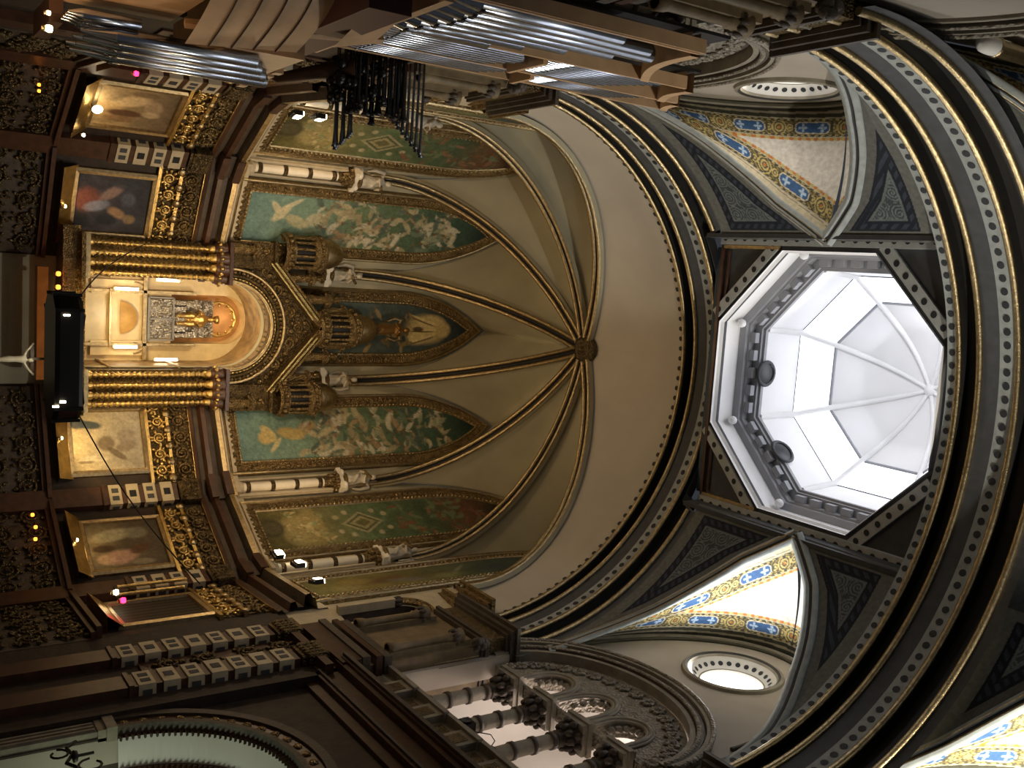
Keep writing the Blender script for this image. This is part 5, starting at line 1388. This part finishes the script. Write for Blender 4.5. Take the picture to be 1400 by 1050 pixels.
# curved wooden balconies
def hull(z0, z1, xs, ys, x2, y2, bulge, name, m, seams=4):
    """boarded curved front: from the nave edge back to the wall"""
    b = MB(); n = 22
    def pt(u, v):
        t = u; x = xs + (x2 - xs) * t; y = ys + (y2 - ys) * t
        k = math.sin(PI * t) * bulge
        return Vector((x + k * .5 + .18 * (1 - v) * (1 - t), y - k + .35 * v * t, z0 + (z1 - z0) * v))
    b.grid(pt, n, 6, 0); o = op(b, name, M[m])
    if seams:
        b = MB()
        for s in range(1, seams + 1): b.tube([pt(i / n, s / (seams + 1)) + Vector((.012, -.012, 0)) for i in range(n + 1)], .012, 5)
        op(b, 'board_seam', M['seam'], o)
    return o
hull(6.05, 7.9, -5.95, 16.5, -7.3, 14.0, .35, 'curved_balcony', 'wood', 4)
b = MB(); b.grid(lambda u, v: (-5.95 - 1.35 * v, 16.5 + 3.4 * u, 7.0 + 0 * v), 2, 2); b.box((-6.3, 18.2, 7.4), (.9, 3.4, 1.3)); op(b, 'balcony_front', M['wood'])
b = MB(); b.box((-6.7, 16.2, 8.25), (1.0, 5.0, .7)); op(b, 'dark_recess', M['redwood'])
hull(8.3, 9.0, -6.2, 15.9, -7.3, 13.4, .3, 'upper_curved_balcony', 'wood', 0)
b = MB(); b.box((-6.75, 15.6, 5.1), (1.0, 3.6, 1.9)); op(b, 'lower_case', M['wood'])
b = MB(); b.box((-6.35, 14.4, 5.7), (.3, .5, .6)); op(b, 'dark_opening', M['redwood'])
# post with a cap between the balconies
b = MB(); b.beam((-6.05, 16.35, 6.0), (-6.3, 15.9, 9.2), .1, .12); op(b, 'post', M['wood'])
# lower tin pipes
for i in range(6): pipe(-5.75 + .05 * (i % 2), 16.75 + .3 * i, 4.55 + .1 * (i % 2), 7.3 + .14 * i, .13, m='pipe')
for i in range(4): pipe(-5.95, 16.6 + .2 * i, 4.35, 5.4, .09, m='pipe')
b = MB(); b.box((-6.1, 18.1, 4.3), (.4, 1.6, .2)); op(b, 'lower_sill', M['wooddark'])
# horizontal trumpets
rg = random.Random(9)
def trumpet(y, z, x0, x1, r, m='pipedark'):
    b = MB(); q = Matrix.Translation(Vector((x0, y, z)) - ORG) @ Matrix.Rotation(PI / 2, 4, 'Y'); L = x1 - x0
    b.lathe([(r * .3, 0), (r * .35, L * .3), (r * .55, L * .85), (r * .9, L * .96), (r * 1.5, L), (r * 1.2, L), (r * .5, L * .9)], 12)
    b.tube([(0, 0, -.05), (0, 0, .02)], r * .5, 8); b.build('trumpet', M[m], organ, q)
for i in range(9): trumpet(19.0 + .05 * (i % 3), 9.72 + .05 * i, -6.9, -4.72 - .05 * abs(i - 1), .036)
for i in range(24): trumpet(18.55 + .5 * rg.random(), 9.9 + .055 * i, -7.0, -5.75 + .35 * rg.random() + (.2 if i % 5 == 0 else 0), .065, 'black')
for i in range(14): trumpet(18.9 + .06 * (i % 2), 10.95 + .055 * i, -7.1, -5.45 + .052 * i, .036)
b = MB(); b.box((-7.0, 18.9, 10.6), (.3, .8, 2.2)); b.box((-6.85, 18.9, 9.7), (.1, .7, .12)); op(b, 'trumpet_chest', M['wooddark'])
b = MB()
for k in range(44): b.ball((-6.5 + .8 * rg.random(), 18.6 + .5 * rg.random(), 9.55 + 1.0 * rg.random()), (.12, .12, .1), 6, 4)
op(b, 'carved_bracket', M['black'])
b = MB(); b.tube([(-6.3, 18.7, 10.0), (-6.2, 19.2, 9.4), (-6.1, 20.0, 8.9), (-6.4, 20.6, 8.5)], [.2, .16, .12, .08], 8); op(b, 'dark_brace', M['wooddark'])
b = MB()
for i in range(5): b.box((-6.1, 18.2 + .5 * i, 8.2 - .0 * i), (.5, .24, .16))
op(b, 'wood_console', M['wood'])
# ------------------------------------------------------------------ light
def light(kind, loc, power, col, size=.2, target=None, spot=None, blend=.5, name='lamp', sy=None):
    d = bpy.data.lights.new(name, kind); d.energy = power; d.color = lin(col)
    if kind == 'AREA':
        d.size = size
        if sy: d.shape = 'RECTANGLE'; d.size_y = sy
    elif kind in ('POINT', 'SPOT'): d.shadow_soft_size = size
    if kind == 'SPOT': d.spot_size = rad(spot); d.spot_blend = blend
    o = bpy.data.objects.new(name, d); COL.objects.link(o); o.location = loc
    if target is not None: o.rotation_euler = (Vector(target) - Vector(loc)).to_track_quat('-Z', 'Y').to_euler()
    return o
w = bpy.data.worlds.new('world'); sc.world = w; w.use_nodes = True
w.node_tree.nodes['Background'].inputs[0].default_value = (.55, .6, .7, 1); w.node_tree.nodes['Background'].inputs[1].default_value = .05
# daylight falling from the dome skylights
light('AREA', (0, YC, 26.9), 72, '#eef2ff', 2.0, (0, YC, 0), name='dome_daylight')
light('AREA', (-1.9, YC - 1.2, 25.5), 54, '#f2f5ff', 1.2, (2.4, YC + 1.2, 25.6), name='dome_window_light')
light('POINT', (0, YC, 25.6), 8, '#f2f5ff', .8, name='dome_sky')
# daylight reflected up through the right-hand round windows
light('SPOT', (7.6, 15.4, 19.5), 3200, '#fff6e4', .2, (5.2, 18.6, 21.0), 120, .4, name='window_bounce')
light('SPOT', (7.0, 6.6, 19.6), 3200, '#fff6e4', .2, (5.0, 10.2, 20.9), 120, .4, name='window_bounce_nave')
light('AREA', (7.25, OCY, OCZ), 380, '#f3f3f2', 1.4, (0, OCY, OCZ - 1.2), name='right_window_light')
light('AREA', (-7.25, OCY, OCZ), 70, '#f2e8da', 1.4, (0, OCY, OCZ - 2), name='left_window_light')
# nave windows behind the viewer
light('AREA', (5.5, 4.0, 19.5), 170, '#ebe9e4', 2.5, (-6, 16, 17), name='nave_daylight')
# galleries and chapel
for sx in (-1, 1): light('POINT', (sx * 9.0, YW, 16.6), 210 if sx > 0 else 60, '#ffe9dc', .5, name='gallery_light')
light('POINT', (9.2, YW + 1.0, 5.6), 80, '#f0ffdf', .5, name='chapel_light')
# apse floodlights
for a, d, z, p in ((77.5, 6.4, 12.7, 225), (95, 6.0, 12.8, 225), (-78, 6.4, 12.7, 225), (-88, 6.0, 12.9, 225)):
    P = polar(a, d, z); light('SPOT', P, p, '#ffd8a6', .12, (P.x * -.35, YB + 4.5, 17.5), 140, .6, name='flood')
light('POINT', (0, 27.5, 12.2), 350, '#ffdcae', .5, name='altar_glow')
# shrine chamber
light('POINT', (0, 34.6, 12.6), 42, '#ffe4b4', .15, name='chamber'); light('POINT', (0, 34.4, 9.2), 60, '#ffe6b8', .15, name='chamber'); light('POINT', (0, 36.5, 13.2), 6, '#ffd8a0', .1, name='chamber')
light('SPOT', (0, 29.5, 6.6), 620, '#ffd48a', .1, (0, 33, 9.5), 80, .7, name='altar_spot')
light('SPOT', (3.2, 29.5, 6.8), 300, '#ffd48a', .1, (4.2, 33, 9.6), 70, .7, name='frieze_spot')
for k, p in ((-2, 26), (-1, 20), (1, 42), (2, 20)):
    a = k * BAY; light('SPOT', to_bay(a, 0, -.75, 6.95), p, '#ffd28a', .06, to_bay(a, 0, 0, 8.6), 120, .6, name='picture_light')
sc.view_settings.view_transform = 'Standard'; sc.view_settings.look = 'None'; sc.view_settings.exposure = .2; sc.view_settings.gamma = 1
sc.view_settings.use_curve_mapping = False
sc.cycles.max_bounces = 8; sc.cycles.diffuse_bounces = 4; sc.cycles.sample_clamp_indirect = 4

light('POINT', (-5.0, 15.6, 3.4), 130, '#ffd2a0', .15, name='organ_lamp')
light('SPOT', (.1, 23.1, 5.2), 14, '#fff0cc', .04, (.12, 24.0, 4.6), 60, .5, name='crucifix_spot')
